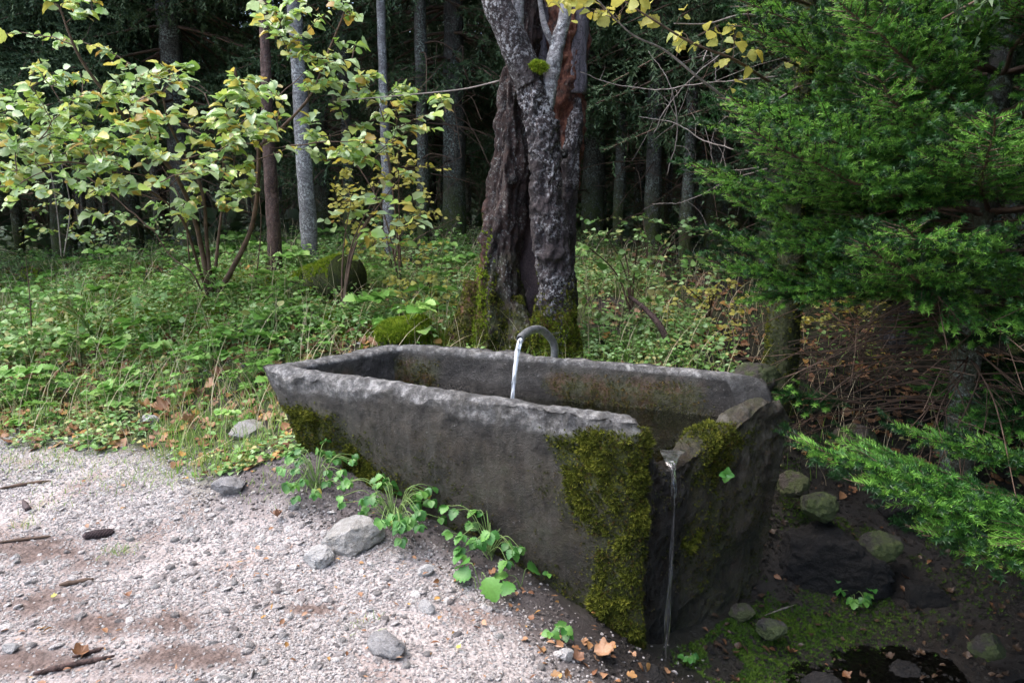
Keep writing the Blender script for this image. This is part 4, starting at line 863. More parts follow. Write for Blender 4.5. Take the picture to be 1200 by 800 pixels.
# mossy trunk behind the trough's right corner, whose leafy twigs hang over the trough
mt, mc, V, F = slim_tree([(905, 480, 3.75), (913, 440, 3.75), (918, 390, 3.75), (924, 320, 3.8), (930, 240, 3.85), (938, 150, 3.95), (944, 60, 4.0), (947, 0, 4.05), (955, -150, 4.1), (960, -500, 4.1)], (.11, .02), M_TRUNKMOSS, 'mossy trunk behind the trough corner with long bare twigs and few yellow leaves', moss=.35)
moss_on(V, F[0], sm(.0, -.06, V[:, 0] - 1.42) * sm(1.3, .6, V[:, 2]) + .05, 4500, .012, mt, seed=91)

# ---------------------------------------------------------------- leafy shrubs
LEAF = leaf_t(.42, 4, .10, .16, .05); LEAF2 = leaf_t(.46, 4, .16, .30, .05, seed=2); LEAFS = leaf_t(.38, 2, .15, .2)
def shrub(root, stems, targets, g, leafT, size, per, mat, mat_tw, indiv=0, twig_r=.004, tilt=.5, pool=None, leaf_from=.35, droop=.0):
    """grow twigs from the stems to the targets; leaves alternate along the outer part of each twig"""
    sk = np.vstack([s for s in stems]); tw = Acc(); L = []
    for tgt in targets:
        d = np.linalg.norm(sk - tgt, axis=1) + np.maximum(0, sk[:, 2] - tgt[2] + .05) * 2.5
        b = sk[np.argmin(d)]; ln = np.linalg.norm(tgt - b); mid = (b + tgt) / 2 + np.array((0, 0, .10 * ln)) + g.normal(size=3) * .05 * ln
        c = spline([b, mid, tgt], max(6, int(ln / .05))); c[1:] += g.normal(size=(len(c) - 1, 3)) * .004; tw.add(*polytube(c, min(.010, twig_r * (.6 + ln)), twig_r * .35, 4)); sk = np.vstack([sk, c[2:]])
        dirs = unit(np.gradient(c, axis=0)); m_ = max(2, int(per * g.uniform(.7, 1.3)))
        for k in range(m_):
            q = max(leaf_from, 1 - .55 / max(ln, .3)) if ln > .6 else leaf_from; q = q + (1 - q) * (k + 1) / m_; i_ = min(len(c) - 1, int(q * (len(c) - 1))); s_ = 1 if k % 2 else -1
            dd = dirs[i_]; hz = unit(np.array((dd[0], dd[1], dd[2] * .3)) + 1e-5); sd = unit(np.cross(hz, (0, 0, 1))); ang = g.uniform(.5, 1.2) if k < m_ - 1 else 0
            ld = unit(hz * math.cos(ang) + sd * s_ * math.sin(ang) + np.array((0, 0, g.uniform(-.35, .15) - droop)))
            pos = c[i_] + ld * size * .18 + g.normal(size=3) * size * .12
            L.append((pos, ld, np.array((0, 0, 1)) + g.normal(size=3) * tilt + np.array((0, -.35, 0)), size * g.uniform(.5, 1.25)))
    o = tw.build('twigs', mat_tw, root); o['kind'] = 'stuff'
    Pp = np.array([l[0] for l in L]); Dd = np.array([l[1] for l in L]); Uu = np.array([l[2] for l in L]); Ss = np.array([l[3] for l in L]); M = frames(Dd, Uu, Ss)
    order = np.argsort(-Ss / np.maximum(Pp[:, 1], .5)); ind = order[:indiv]; rest = order[indiv:]
    if indiv:
        ms = [mesh('leaf', t_[0], t_[1], mat) for t_ in leafT]
        for k in ind: link('leaf', ms[int(g.integers(len(ms)))], Pp[k], M[k], root)
    if len(rest):
        acc = Acc()
        for k, t_ in enumerate(leafT):
            r_ = rest[k::len(leafT)]
            if len(r_): V, F, T = scatter(t_[0], t_[1], M[r_], Pp[r_], g.uniform(0, 1, len(r_))); acc.add(V, F, T)
        o = acc.build('leaves', mat, root); o['kind'] = 'stuff'
    return sk
HZ = [leaf_t(.44, 7, .10, .16, .09, wave=.02), leaf_t(.48, 7, .22, .40, .09, wave=.03, seed=2), leaf_t(.52, 7, .06, .25, .10, wave=.02, seed=5), leaf_t(.46, 7, .3, -.15, .09, wave=.04, seed=6), leaf_t(.36, 7, .35, .6, .08, wave=.05, seed=7)]
def in_poly(px, py, poly):
    c = False; j = len(poly) - 1
    for i in range(len(poly)):
        if (poly[i][1] > py) != (poly[j][1] > py) and px < (poly[j][0] - poly[i][0]) * (py - poly[i][1]) / (poly[j][1] - poly[i][1]) + poly[i][0]: c = not c
        j = i
    return c
def sample(poly, n, d0, d1, g, mind=0):
    xs = [p[0] for p in poly]; ys = [p[1] for p in poly]; o = []; pp = []
    while len(o) < n:
        px, py = g.uniform(min(xs), max(xs)), g.uniform(min(ys), max(ys))
        if in_poly(px, py, poly): o.append(P(px, py, g.uniform(d0, d1)))
    return o
hb = G(245, 352); HD = hb[1]; print('hazel base', hb)
haz = empty('hazel_bush', hb, 'wide hazel bush with pale green and yellowing leaves on the left bank', 'bush')
STEMS = [[(248, 358, HD), (238, 300, HD), (226, 250, HD - .1), (205, 205, HD - .3), (175, 170, HD - .5), (140, 130, HD - .8), (95, 70, HD - 1.0), (70, 10, HD - 1.1)],
         [(250, 355, HD), (243, 290, HD), (238, 230, HD - .1), (222, 190, HD - .2), (200, 150, HD - .5), (190, 110, HD - .6)],
         [(252, 350, HD), (275, 310, HD - .1), (296, 262, HD - .15), (303, 200, HD - .2), (300, 150, HD - .3), (282, 110, HD - .35), (275, 80, HD - .4)],
         [(300, 175, HD - .2), (335, 145, HD - .3), (365, 110, HD - .4), (385, 60, HD - .5), (405, 10, HD - .6), (415, -40, HD - .6)],
         [(246, 352, HD), (232, 310, HD - .1), (215, 260, HD - .3), (185, 230, HD - .5), (140, 205, HD - .8), (80, 190, HD - 1.0), (20, 200, HD - 1.1)],
         [(249, 350, HD), (256, 280, HD + .1), (262, 220, HD + .1), (258, 160, HD), (240, 110, HD)],
         [(240, 350, HD), (225, 320, HD - .05), (200, 300, HD), (180, 270, HD)]]
sts = []
for k, s in enumerate(STEMS):
    c = spline([P(*p) for p in s], 50); r0 = [.020, .017, .022, .012, .013, .014, .008][k]; V, F = tube(c, np.linspace(r0, r0 * .3, 50), 12, trunk_disp(.002, k, .6, 20)); mk('stem', V, F, M_TWIG, haz); sts.append(c)
g = np.random.default_rng(5)
T1 = sample([(-40, 40), (60, 40), (150, 60), (230, 80), (330, 90), (350, 160), (320, 215), (240, 235), (120, 225), (-40, 235)], 135, HD - 1.35, HD + .1, g)
T1 += sample([(-30, 100), (300, 110), (330, 200), (150, 225), (-30, 200)], 60, HD - 1.5, HD - .6, g)
T1 += sample([(300, 0), (420, 0), (430, 90), (360, 130), (310, 60)], 26, HD - .9, HD - .3, g) + sample([(40, -20), (110, -20), (110, 12), (50, 20)], 5, HD - 1.2, HD - 1, g)
T1 += sample([(360, 90), (470, 95), (525, 125), (500, 150), (400, 200), (350, 180)], 26, HD - .9, HD - .2, g)
T1 += sample([(0, 210), (90, 220), (230, 240), (210, 262), (60, 250), (0, 260)], 10, HD - 1.0, HD - .1, g) + sample([(200, 200), (300, 200), (300, 250), (215, 240)], 8, HD - .6, HD - .1, g)
T1 += sample([(400, 80), (545, 95), (540, 140), (420, 200)], 14, HD - .9, HD - .3, g)
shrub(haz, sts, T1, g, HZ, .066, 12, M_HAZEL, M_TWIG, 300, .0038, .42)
# understorey shrubs
def simple_shrub(bpx, polys, lab, mat, size, per, seed, d0, d1, n_st=5, tmat=None, indiv=0, base=None, name='shrub', templ=None, tilt=.6):
    g = np.random.default_rng(seed); b = G(*bpx) if base is None else base; root = empty(name, b, lab, 'shrub'); tg = []
    for poly, n in polys: tg += sample(poly, n, d0, d1, g)
    tg = np.array(tg); sts = []; far_ = tg[np.argsort(-tg[:, 2])][:n_st]
    for e in far_:
        c = spline([b, b + (e - b) * .5 * np.array((.6, .6, 1.1)), e], 26); V, F = tube(c, np.linspace(.008, .002, 26), 6); mk('stem', V, F, tmat or M_TWIG, root); sts.append(c)
    shrub(root, sts, tg, g, templ or [LEAFS, LEAF], size, per, mat, tmat or M_TWIG, indiv, .0025, tilt)
simple_shrub((470, 345), [([(390, 150), (470, 160), (525, 200), (525, 300), (450, 320), (385, 290)], 80)], 'airy shrub with tiny yellow leaves left of the dead trunk', M_YELLOW, .045, 9, 3, 4.7, 5.6)
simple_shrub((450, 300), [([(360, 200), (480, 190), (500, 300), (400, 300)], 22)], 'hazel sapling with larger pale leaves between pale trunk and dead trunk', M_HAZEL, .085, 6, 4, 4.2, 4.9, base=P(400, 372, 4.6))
simple_shrub((740, 370), [([(668, 265), (760, 270), (860, 310), (868, 405), (700, 400), (668, 380)], 85)], 'green leafed shrub behind the trough right of the dead trunk', M_UNDER, .05, 7, 5, 4.4, 5.6)
simple_shrub((830, 380), [([(790, 330), (870, 330), (875, 410), (760, 405)], 60)], 'yellow green low shrub behind the right part of the trough', M_YELLOW, .035, 8, 6, 4.2, 5.2)
simple_shrub((500, 345), [([(440, 320), (530, 315), (540, 380), (450, 370)], 45)], 'light green low shrub at the foot of the dead trunk', M_YELLOW, .04, 8, 7, 4.4, 4.9)
simple_shrub((1010, 430), [([(930, 350), (1060, 340), (1060, 420), (950, 430)], 60)], 'small yellow leaved shrub glimpsed under the young spruce', M_YELLOW, .04, 8, 8, 4.6, 5.8)
simple_shrub((760, 330), [([(668, 255), (870, 250), (870, 330), (680, 340)], 70)], 'taller green shrub closing the view behind the trough', M_UNDER, .05, 8, 12, 5.8, 7.0)
simple_shrub((460, 320), [([(400, 250), (540, 250), (540, 340), (420, 350)], 55)], 'green yellow shrub in front of the wood left of the dead trunk', M_UNDER, .045, 8, 13, 5.6, 6.8)
simple_shrub((110, 400), [([(20, 340), (200, 330), (210, 380), (40, 400)], 50)], 'tall weeds standing on the middle of the left bank', M_UNDER, .05, 7, 14, 4.6, 5.3, n_st=9, tmat=M_STEMGREEN)
simple_shrub((320, 400), [([(270, 350), (400, 350), (400, 395), (290, 395)], 45)], 'leafy weeds behind the left end of the trough', M_UNDER, .05, 7, 15, 4.2, 4.9, n_st=8, tmat=M_STEMGREEN)
simple_shrub((40, 430), [([(-20, 360), (60, 350), (80, 410), (-10, 430)], 30)], 'weeds at the left edge of the bank', M_UNDER, .045, 7, 16, 4.2, 4.9, n_st=7, tmat=M_STEMGREEN)
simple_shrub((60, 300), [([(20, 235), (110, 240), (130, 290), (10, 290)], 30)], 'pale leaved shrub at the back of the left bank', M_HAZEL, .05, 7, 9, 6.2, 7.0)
simple_shrub((190, 300), [([(110, 240), (230, 245), (240, 300), (120, 305)], 36)], 'green shrub among dry stalks behind the hazel foot', M_UNDER, .05, 7, 10, 6.2, 7.0)
# yellow leaves and long bare twigs from the mossy trunk
tws = [[(945, 120, 4.0), (900, 95, 3.7), (860, 70, 3.4), (810, 50, 3.3), (760, 20, 3.2), (690, -25, 3.2)], [(940, 100, 4.0), (880, 130, 3.6), (830, 100, 3.4), (780, 60, 3.3), (740, 40, 3.2), (700, 0, 3.1)],
       [(935, 40, 4.0), (880, 18, 3.7), (830, 28, 3.5), (790, 28, 3.4)], [(960, 10, 4.0), (900, -10, 3.7), (850, -20, 3.5), (660, -8, 3.2), (640, 8, 3.2)], [(942, 80, 4.0), (900, 60, 3.7), (880, 30, 3.6), (870, -30, 3.5)]]
sts = []
for k, s in enumerate(tws): c = spline([P(*p) for p in s], 50); sts.append(c); V, F = tube(c, np.linspace(.009, .0025, 50), 8); mk('twig', V, F, M_PALETWIG if k in (1, 2) else M_TWIG, mt)
g = np.random.default_rng(8); T2 = sample([(640, -15), (760, -15), (740, 10), (700, 25), (650, 12)], 14, 3.1, 3.3, g) + sample([(790, 10), (860, 20), (895, 60), (880, 90), (820, 80), (770, 40)], 13, 3.3, 3.5, g) + sample([(930, 40), (1050, 60), (1060, 95), (960, 80)], 8, 3.3, 3.6, g) + sample([(700, 0), (780, 10), (760, 30), (700, 30)], 5, 3.2, 3.3, g)
shrub(mt, sts, T2, g, HZ, .058, 3, M_YELLOW, M_TWIG, 110, .0025, .9, droop=.3)
bare = [[(680, 85, 4.1), (720, 98, 4.1), (770, 108, 4.0), (830, 103, 3.9), (915, 98, 3.8)], [(748, 137, 4.2), (790, 145, 4.1), (830, 165, 4.0), (900, 178, 3.8)], [(800, 190, 4.2), (850, 205, 4.1), (900, 200, 3.9)], [(838, 96, 4.1), (833, 60, 4.1), (826, 70, 4.0)],
        [(765, 240, 4.5), (800, 235, 4.4), (850, 210, 4.2), (900, 195, 4.0)], [(900, 40, 4.0), (850, 60, 4.0), (800, 105, 4.1), (770, 150, 4.2)], [(870, 120, 3.9), (840, 150, 4.0), (835, 190, 4.1), (870, 215, 4.0)], [(760, 60, 4.2), (790, 100, 4.1), (800, 150, 4.1), (790, 200, 4.2)],
        [(400, 118, 4.4), (470, 112, 4.4), (540, 105, 4.3), (585, 95, 4.2)], [(420, 60, 4.6), (480, 45, 4.6), (520, 70, 4.5)]]
for k, s in enumerate(bare[:8]):
    c = spline([P(*p) for p in s], 40); c += np.cumsum(np.random.default_rng(k).normal(size=(40, 3)) * .0025, axis=0); V, F = tube(c, np.linspace(.002, .004, 40), 7); mk('twig', V, F, M_PALETWIG, mt)
    for q in range(4):
        p0 = c[6 + q * 8]; e = p0 + np.random.default_rng(k * 9 + q).normal(size=3) * .14; V, F = polytube(spline([p0, (p0 + e) / 2 + .02, e], 8), .0018, .0008, 4); mk('twig', V, F, M_PALETWIG, mt)
for k, s in enumerate(bare[8:9]):
    c = spline([P(*p) for p in s], 40); V, F = tube(c, np.linspace(.003, .005, 40), 7); mk('limb', V, F, M_PALETWIG, gn)

# ---------------------------------------------------------------- bank: undergrowth, grass, litter, moss
def bank_points(n, g, x0=-8.5, x1=3.5, y0=2.9, y1=11, dens=None):
    x = g.uniform(x0, x1, n * 6); y = y0 + (y1 - y0) * g.uniform(0, 1, n * 6) ** 1.3; ok = np.abs(x) < y * .85 + 1.0
    inside = in_trough(x, y, -.06)
    ok &= ~inside & (g.uniform(0, 1, n * 6) > path_mask(x, y) * 1.6)
    if dens is not None: ok &= g.uniform(0, 1, n * 6) < dens(x, y)
    ok &= ~((x > .2) & (y < 3.3))
    return x[ok][:n], y[ok][:n]
g = np.random.default_rng(14)
right_thin = lambda x, y: np.where(x > 1.25, .08, 1.0) * np.where(y > 6.8, .4, 1)
x, y = bank_points(21000, g, dens=lambda x, y: right_thin(x, y) * (.12 + 1.0 * sm(-.15, .2, fbm(np.stack([x, y, 0 * x], 1), 1.8, 3, 44)))); n = len(x); acc = Acc()
hgt = g.uniform(.01, .12, n) * (1 + fbm(np.stack([x, y, 0 * x], 1), 1.2, 2, 46)) * sm(3.2, 4.6, y + .2) + .015; pos = np.stack([x, y, gz(x, y) + hgt], 1); a0 = g.uniform(0, 6.28, n); tint = g.uniform(0, .97, n)
for k in range(3):
    a = a0 + k * 2.09 + g.normal(size=n) * .3; s = g.uniform(.016, .040, n); d = np.stack([np.cos(a), np.sin(a), g.uniform(-.3, .5, n)], 1)
    V, F, T = scatter(*LEAFS, frames(d, np.array((0, 0, 1)) + g.normal(size=(n, 3)) * .35, s), pos + g.normal(size=(n, 3)) * .012, tint); acc.add(V, F, T)
o = acc.build('undergrowth', M_UNDER); tag(o, 'dense low green herbs covering the left bank and clearing edge', 'undergrowth', kind='stuff')
def blades(n, g, x, y, hmin, hmax, wd, mat, name, lab, lean=.6, tint=(0, .8), stiff=1.0, seg=4, kind='stuff', parent=None):
    n = len(x); h = g.uniform(hmin, hmax, n); a = g.uniform(0, 6.28, n); ln = g.uniform(.1, lean, n); t_ = np.linspace(0, 1, seg)
    b = np.stack([x, y, gz(x, y) - .005], 1); dr = np.stack([np.cos(a), np.sin(a), 0 * a], 1); sd = np.stack([-np.sin(a + .6), np.cos(a + .6), 0 * a], 1)
    V = []; 
    for q in t_:
        c = b + dr * (h * ln * q ** 1.8)[:, None] + np.array((0, 0, 1)) * (h * (q - .35 * ln * q ** 2.5))[:, None]; ww = (wd * (1 - q ** 2 * .92))
        V += [c - sd * ww, c + sd * ww]
    V = np.stack(V, 1); k = 2 * seg; F = np.concatenate([np.stack([np.arange(n) * k + 2 * i, np.arange(n) * k + 2 * i + 1, np.arange(n) * k + 2 * i + 3, np.arange(n) * k + 2 * i + 2], 1) for i in range(seg - 1)])
    acc = Acc(); acc.add(V.reshape(-1, 3), F, np.repeat(g.uniform(*tint, n), k)); o = acc.build(name, mat, parent)
    if parent is None: tag(o, lab, 'grass', kind=kind)
    else: o['kind'] = 'stuff'
x, y = bank_points(15000, g, x0=-6, y1=8, dens=lambda x, y: right_thin(x, y) * sm(-.2, .25, fbm(np.stack([x, y, 0 * x], 1), 2.3, 3, 48))); blades(0, g, x, y, .04, .16, .0022, M_GRASS, 'grass', 'thin green grass mixed into the bank herbs')
x, y = bank_points(1900, g, x0=-5, x1=2.0, y0=3.3, y1=8); blades(0, g, x, y, .15, .5, .0016, M_DRY, 'dry_grass', 'dry straw coloured stalks standing in the bank', .9, seg=6)
# grass wisps creeping onto the path
gx_, gy_ = [], []
for px, py, rr, k in ((100, 530, .3, 500), (20, 530, .3, 400), (210, 520, .2, 300), (330, 560, .08, 160), (150, 555, .16, 260), (195, 560, .12, 200), (60, 545, .15, 160), (60, 595, .05, 40), (140, 648, .025, 60), (28, 618, .03, 40), (300, 535, .10, 240), (255, 545, .10, 140), (320, 520, .06, 120), (45, 540, .2, 150), (425, 735, .03, 20)):
    p = G(px, py); gx_.append(p[0] + g.normal(size=k) * rr); gy_.append(p[1] + g.normal(size=k) * rr * .8)
blades(0, g, np.concatenate(gx_), np.concatenate(gy_), .012, .05, .0014, M_GRASS, 'grass', 'small wisps of grass growing on the gravel edge', 1.2)
p = P(668, 400, 3.62); p[2] = gz(p[0], p[1])[0]; x = p[0] + g.normal(size=220) * .12; y = 3.72 + g.normal(size=220) * .05; blades(0, g, x, y, .10, .24, .0022, M_GRASS, 'grass', 'long arching grass behind the spout at the trough rim', 1.0, (.45, .97), seg=6)
x = g.uniform(-.5, 1.1, 800); y = 3.72 - .42 * (x + .3) * .9 + g.uniform(0, .5, 800) + .12; blades(0, g, x, y, .05, .16, .002, M_GRASS, 'grass', 'green grass along the back of the trough', .8, (.0, .9))
# litter
def litter(x, y, g, smin, smax, name, lab, mat=M_DEADLEAF, tm=None):
    n = len(x); acc = Acc(); tm = tm or [lobed_t(1), lobed_t(2, .5), leaf_t(.4, 3, .2, .4, wave=.05), leaf_t(.45, 3, -.2, .5, wave=.08, seed=4)]
    for k, t_ in enumerate(tm):
        q = slice(k, None, len(tm)); xx, yy = x[q], y[q]; m_ = len(xx); a = g.uniform(0, 6.28, m_); nr = gnorm(xx, yy)
        V, F, T = scatter(*t_, frames(np.stack([np.cos(a), np.sin(a), g.normal(size=m_) * .2], 1), nr + g.normal(size=(m_, 3)) * .3, g.uniform(smin, smax, m_)), np.stack([xx, yy, gz(xx, yy) + g.uniform(.004, .02, m_)], 1), g.uniform(0, 1, m_)); acc.add(V, F, T)
    o = acc.build(name, mat); tag(o, lab, 'leaf litter', kind='stuff')
x, y = bank_points(4200, g, x0=-6, y1=8); litter(x, y, g, .03, .075, 'leaf_litter', 'brown fallen leaves lying among the bank herbs')
x = g.uniform(-3.6, -.8, 1100); y = g.uniform(3.4, 4.9, 1100); litter(x, y, g, .03, .08, 'leaf_litter', 'brown leaves gathered where the path meets the bank')
x = g.uniform(1.2, 3.2, 200); y = g.uniform(3.2, 5.5, 200); litter(x, y, g, .03, .07, 'leaf_litter', 'brown leaves in the shade under the young spruce')
x = g.uniform(.7, 2.6, 700); y = g.uniform(2.0, 3.4, 700); litter(x, y, g, .012, .04, 'leaf_litter', 'dark wet twigs and leaf scraps covering the gully floor', leaf_mat('sodden_leaf', [(0, (.03, .018, .012)), (.7, (.06, .035, .02)), (.95, (.16, .07, .03)), (1, (.03, .02, .01))], 0, .5), [leaf_t(.3, 2, .2, .4), leaf_t(.06, 1, 0, .2), lobed_t(5, .6)])
x = g.uniform(.05, .6, 60); y = g.uniform(1.75, 2.15, 60); litter(x, y, g, .02, .04, 'leaf_litter', 'wet brown leaf scraps on the dark soil by the spill')
# bark and needle debris on the path
x = g.uniform(-2.4, .3, 1500); y = 1.4 + g.uniform(0, 1, 1500) * 2.2; kp = fbm(np.stack([x, y, 0 * x], 1), 2.2, 3, 52) > .05 ; x, y = x[kp], y[kp]
litter(x, y, g, .012, .03, 'bark_debris', 'reddish bark and leaf scraps strewn on the gravel', M_DEADLEAF, [leaf_t(.12, 1, 0, .1), leaf_t(.3, 2, .2, .2), leaf_t(.05, 1, 0, 0)])
# moss over the mounds
def ground_moss(pts, n, size, lab, mat):
    g = np.random.default_rng(int(n)); xs, ys = [], []
    for px, py, rx, ry in pts: p = G(px, py); k = n // len(pts); xs.append(p[0] + g.normal(size=k) * rx); ys.append(p[1] + g.normal(size=k) * ry)
    x, y = np.concatenate(xs), np.concatenate(ys); kp = (fbm(np.stack([x, y, 0 * x], 1), 5, 3, 5) > -.25) & ~in_trough(x, y); x, y = x[kp], y[kp]; k = len(x)
    nr = gnorm(x, y); z = unit(nr + g.normal(size=(k, 3)) * .3); xx = unit(np.cross(z, g.normal(size=(k, 3)))); M = np.stack([xx, np.cross(z, xx), z], 2) * (size * g.uniform(.6, 1.3, k))[:, None, None]
    cl = fbm(np.stack([x, y, 0 * x], 1), 14, 2, 9); V, F, T = scatter(*TUFT, M, np.stack([x, y, gz(x, y) - .003], 1), np.clip(.5 + cl + g.normal(size=k) * .15, 0, .99)); acc = Acc(); acc.add(V, F, T); o = acc.build('moss', mat); tag(o, lab, 'moss', kind='stuff')
ground_moss([(125, 355, .35, .35), (150, 375, .3, .2), (240, 385, .25, .15), (300, 345, .3, .3), (90, 330, .4, .4), (130, 365, .25, .2), (200, 345, .2, .15)], 15000, .034, 'bright moss over the mound at the hazel foot', M_FORESTMOSS)
ground_moss([(440, 392, .2, .15), (500, 392, .15, .12), (560, 400, .15, .1)], 4500, .018, 'yellow green moss around the foot of the dead trunk', M_FORESTMOSS)
ground_moss([(870, 765, .16, .08), (830, 735, .10, .08), (890, 730, .14, .08), (940, 740, .15, .06), (860, 790, .12, .06), (1000, 720, .2, .08), (960, 600, .15, .1), (1060, 600, .3, .2), (1120, 640, .2, .2)], 15000, .013, 'dark green moss on the wet ground below the trough end', leaf_mat('deep_moss', [(0, (.03, .07, .01)), (.5, (.06, .12, .015)), (1, (.10, .17, .02))], .1, .8, .2, 0))
# mossy log and mossy stone behind the trough's left end
lg = empty('mossy_log', G(380, 345), 'short mossy log end lying under the pale grey trunk', 'log')
c = spline([P(300, 352, 6.0), P(350, 340, 5.6), P(408, 322, 5.1)], 40); V, F = tube(c, np.linspace(.13, .16, 40), 36, trunk_disp(.012, 9, 1, 8)); mk('log_body', V, F, M_TRUNKMOSS, lg, attrs={'moss': sm(-.2, .5, V[:, 2] - c[20][2] + .1)})
moss_on(V, F[0], sm(-.04, .1, V[:, 2] - np.interp(V[:, 1], [5.1, 6.0], [c[-1][2], c[0][2]])) + .02, 4000, .02, lg, M_FORESTMOSS, seed=33)
for q, (px, py, yy, s, lab) in enumerate([(475, 388, 4.05, .17, 'moss covered boulder left of the dead trunk'), (395, 385, 4.5, .13, 'moss covered stone behind the left end of the trough'), (262, 325, 6.0, .16, 'yellow green mossy hump behind the hazel stems')]):
    V, F = rock(3, 200 + q, .7); p = P(px, py, yy); V = V * s + p; rt = empty('mossy_boulder', p, lab, 'boulder'); mk('boulder_rock', V, F, M_MOSSROCK, rt); moss_on(V, F, (V[:, 2] > p[2] - .05) * (fbm(V, 7, 2, q) > -.2) * 1.0 + .01, 2500, .02, rt, M_FORESTMOSS, seed=q + 50)
# curved dead branch, weathered root and dry stalks
c = spline([P(738, 348, 4.3), P(756, 362, 4.2), P(772, 380, 4.1), P(785, 405, 4.05)], 40); V, F = tube(c, np.linspace(.012, .022, 40), 14, trunk_disp(.004, 3, 1, 20)); o = mk('dead_branch', V, F, M_TRUNKRED, org=c[-1], attrs={'moss': np.zeros(len(V))}); tag(o, 'bent brown dead branch standing behind the trough', 'branch')
c = spline([P(1052, 408, 3.9), P(1058, 385, 3.85), P(1075, 360, 3.85), P(1105, 330, 3.9), P(1140, 300, 4.0)], 60)
V, F = tube(c, np.interp(np.linspace(0, 1, 60), [0, .15, .6, 1], [.05, .10, .11, .09]), 60, trunk_disp(.022, 31, .8, 14)); o = mk('weathered_root', V, F, M_OLDROOT, org=c[0], attrs={'moss': np.zeros(len(V))}); tag(o, 'grey grooved weathered root leaning in the shade under the spruce', 'root')
for q, (pts, lab) in enumerate([([(72, 300), (66, 240), (55, 180), (40, 130)], 'tall bare pale stalk at the left of the bank'), ([(75, 300), (82, 240), (70, 180), (78, 165)], 'forked bare twig rising behind the left bank'), ([(38, 410), (35, 350), (30, 300)], 'dry reddish stem standing in the left herbs'),
                                ([(222, 305), (214, 240), (190, 195)], 'leaning brown stalk beside the hazel stems'), ([(300, 330), (306, 260), (300, 200)], 'thin dark stalk right of the hazel foot')]):
    c = spline([P(a, b, 5.4 if q != 2 else 4.8) for a, b in pts], 30); V, F = tube(c, np.linspace(.006, .002, 30), 6); o = mk('stalk', V, F, M_PALETWIG if q < 2 else M_TWIG, org=c[0]); tag(o, lab, 'stalk')

# gully rocks
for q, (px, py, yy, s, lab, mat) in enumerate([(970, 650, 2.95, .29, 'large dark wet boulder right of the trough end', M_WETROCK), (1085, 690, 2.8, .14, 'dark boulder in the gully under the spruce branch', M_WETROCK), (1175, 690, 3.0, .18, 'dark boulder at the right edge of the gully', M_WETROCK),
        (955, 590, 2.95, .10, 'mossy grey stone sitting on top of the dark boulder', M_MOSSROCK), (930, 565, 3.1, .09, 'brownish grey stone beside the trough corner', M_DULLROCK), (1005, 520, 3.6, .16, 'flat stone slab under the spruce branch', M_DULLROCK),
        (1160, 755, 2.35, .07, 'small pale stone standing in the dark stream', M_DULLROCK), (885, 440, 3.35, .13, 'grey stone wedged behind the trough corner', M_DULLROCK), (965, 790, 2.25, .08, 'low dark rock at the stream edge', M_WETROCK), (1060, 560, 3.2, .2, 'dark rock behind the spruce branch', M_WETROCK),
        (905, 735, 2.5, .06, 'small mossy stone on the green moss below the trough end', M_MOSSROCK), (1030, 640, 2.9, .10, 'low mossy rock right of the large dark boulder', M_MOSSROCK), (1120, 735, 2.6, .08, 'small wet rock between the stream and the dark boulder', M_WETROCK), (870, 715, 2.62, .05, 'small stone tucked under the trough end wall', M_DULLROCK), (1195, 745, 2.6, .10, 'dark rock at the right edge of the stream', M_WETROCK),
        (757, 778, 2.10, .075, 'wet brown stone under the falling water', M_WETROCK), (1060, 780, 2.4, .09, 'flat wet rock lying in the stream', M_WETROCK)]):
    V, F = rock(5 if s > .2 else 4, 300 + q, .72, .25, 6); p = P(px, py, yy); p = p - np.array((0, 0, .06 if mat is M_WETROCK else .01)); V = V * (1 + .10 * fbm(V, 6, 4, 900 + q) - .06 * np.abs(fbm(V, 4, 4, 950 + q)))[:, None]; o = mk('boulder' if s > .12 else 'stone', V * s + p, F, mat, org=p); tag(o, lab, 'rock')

# ---------------------------------------------------------------- herbs in front of the trough
HL = leaf_t(.44, 9, .12, .25, .16); HL2 = leaf_t(.50, 9, .18, .45, .18, seed=3)
hmesh = [mesh('leaf', *HL, M_HERB), mesh('leaf', *HL2, M_HERB)]
ymesh = mesh('leaf', *HL2, M_YELLOW)
def herb(name, px, py, lab, stems, seed, size, wid=.12, tri=True):
    g = np.random.default_rng(seed); b = G(px, py); root = empty(name, b, lab, 'plant')
    for k in range(stems):
        a = g.uniform(0, 6.28); l = g.uniform(.4, 1) * wid; h = g.uniform(.3, 1.0) * wid * .9; e = b + np.array((math.cos(a) * l, math.sin(a) * l * .8 - .02, 0)); e[2] = max(gz(e[0], e[1])[0], b[2] - .1) + h * .8 + .02
        c = spline([b + g.normal(size=3) * .01, (b + e) / 2 + np.array((0, 0, h * .5)), e], 12); V, F = polytube(c, .0018, .001, 5); mk('stem', V, F, M_STEMGREEN, root)
        out = unit(c[-1] - c[-3]); 
        for q in ((-1, 0, 1) if tri else (0,)):
            sd = unit(np.cross(out, (0, 0, 1))); ld = unit(out * (1 if q == 0 else .35) + sd * q * 1.0 + np.array((0, 0, -.25))); s = size * g.uniform(.7, 1.15)
            Mx = frames(ld[None], (np.array((0, 0, 1)) + g.normal(size=3) * .3 + np.array((0, -.3, 0)))[None], np.array([s]))[0]
            link('leaf', hmesh[int(g.integers(2))] if g.uniform() > .02 else ymesh, c[-1], Mx, root)
herb('herb', 372, 575, 'cluster of small green leaves growing against the trough front near its left end', 40, 31, .031, .17)
herb('herb', 462, 620, 'lush bright green herb growing behind the largest pale stone', 52, 32, .033, .20)
herb('herb', 575, 655, 'broad leaved green herb on the dark soil at the middle of the trough front', 26, 33, .042, .19)
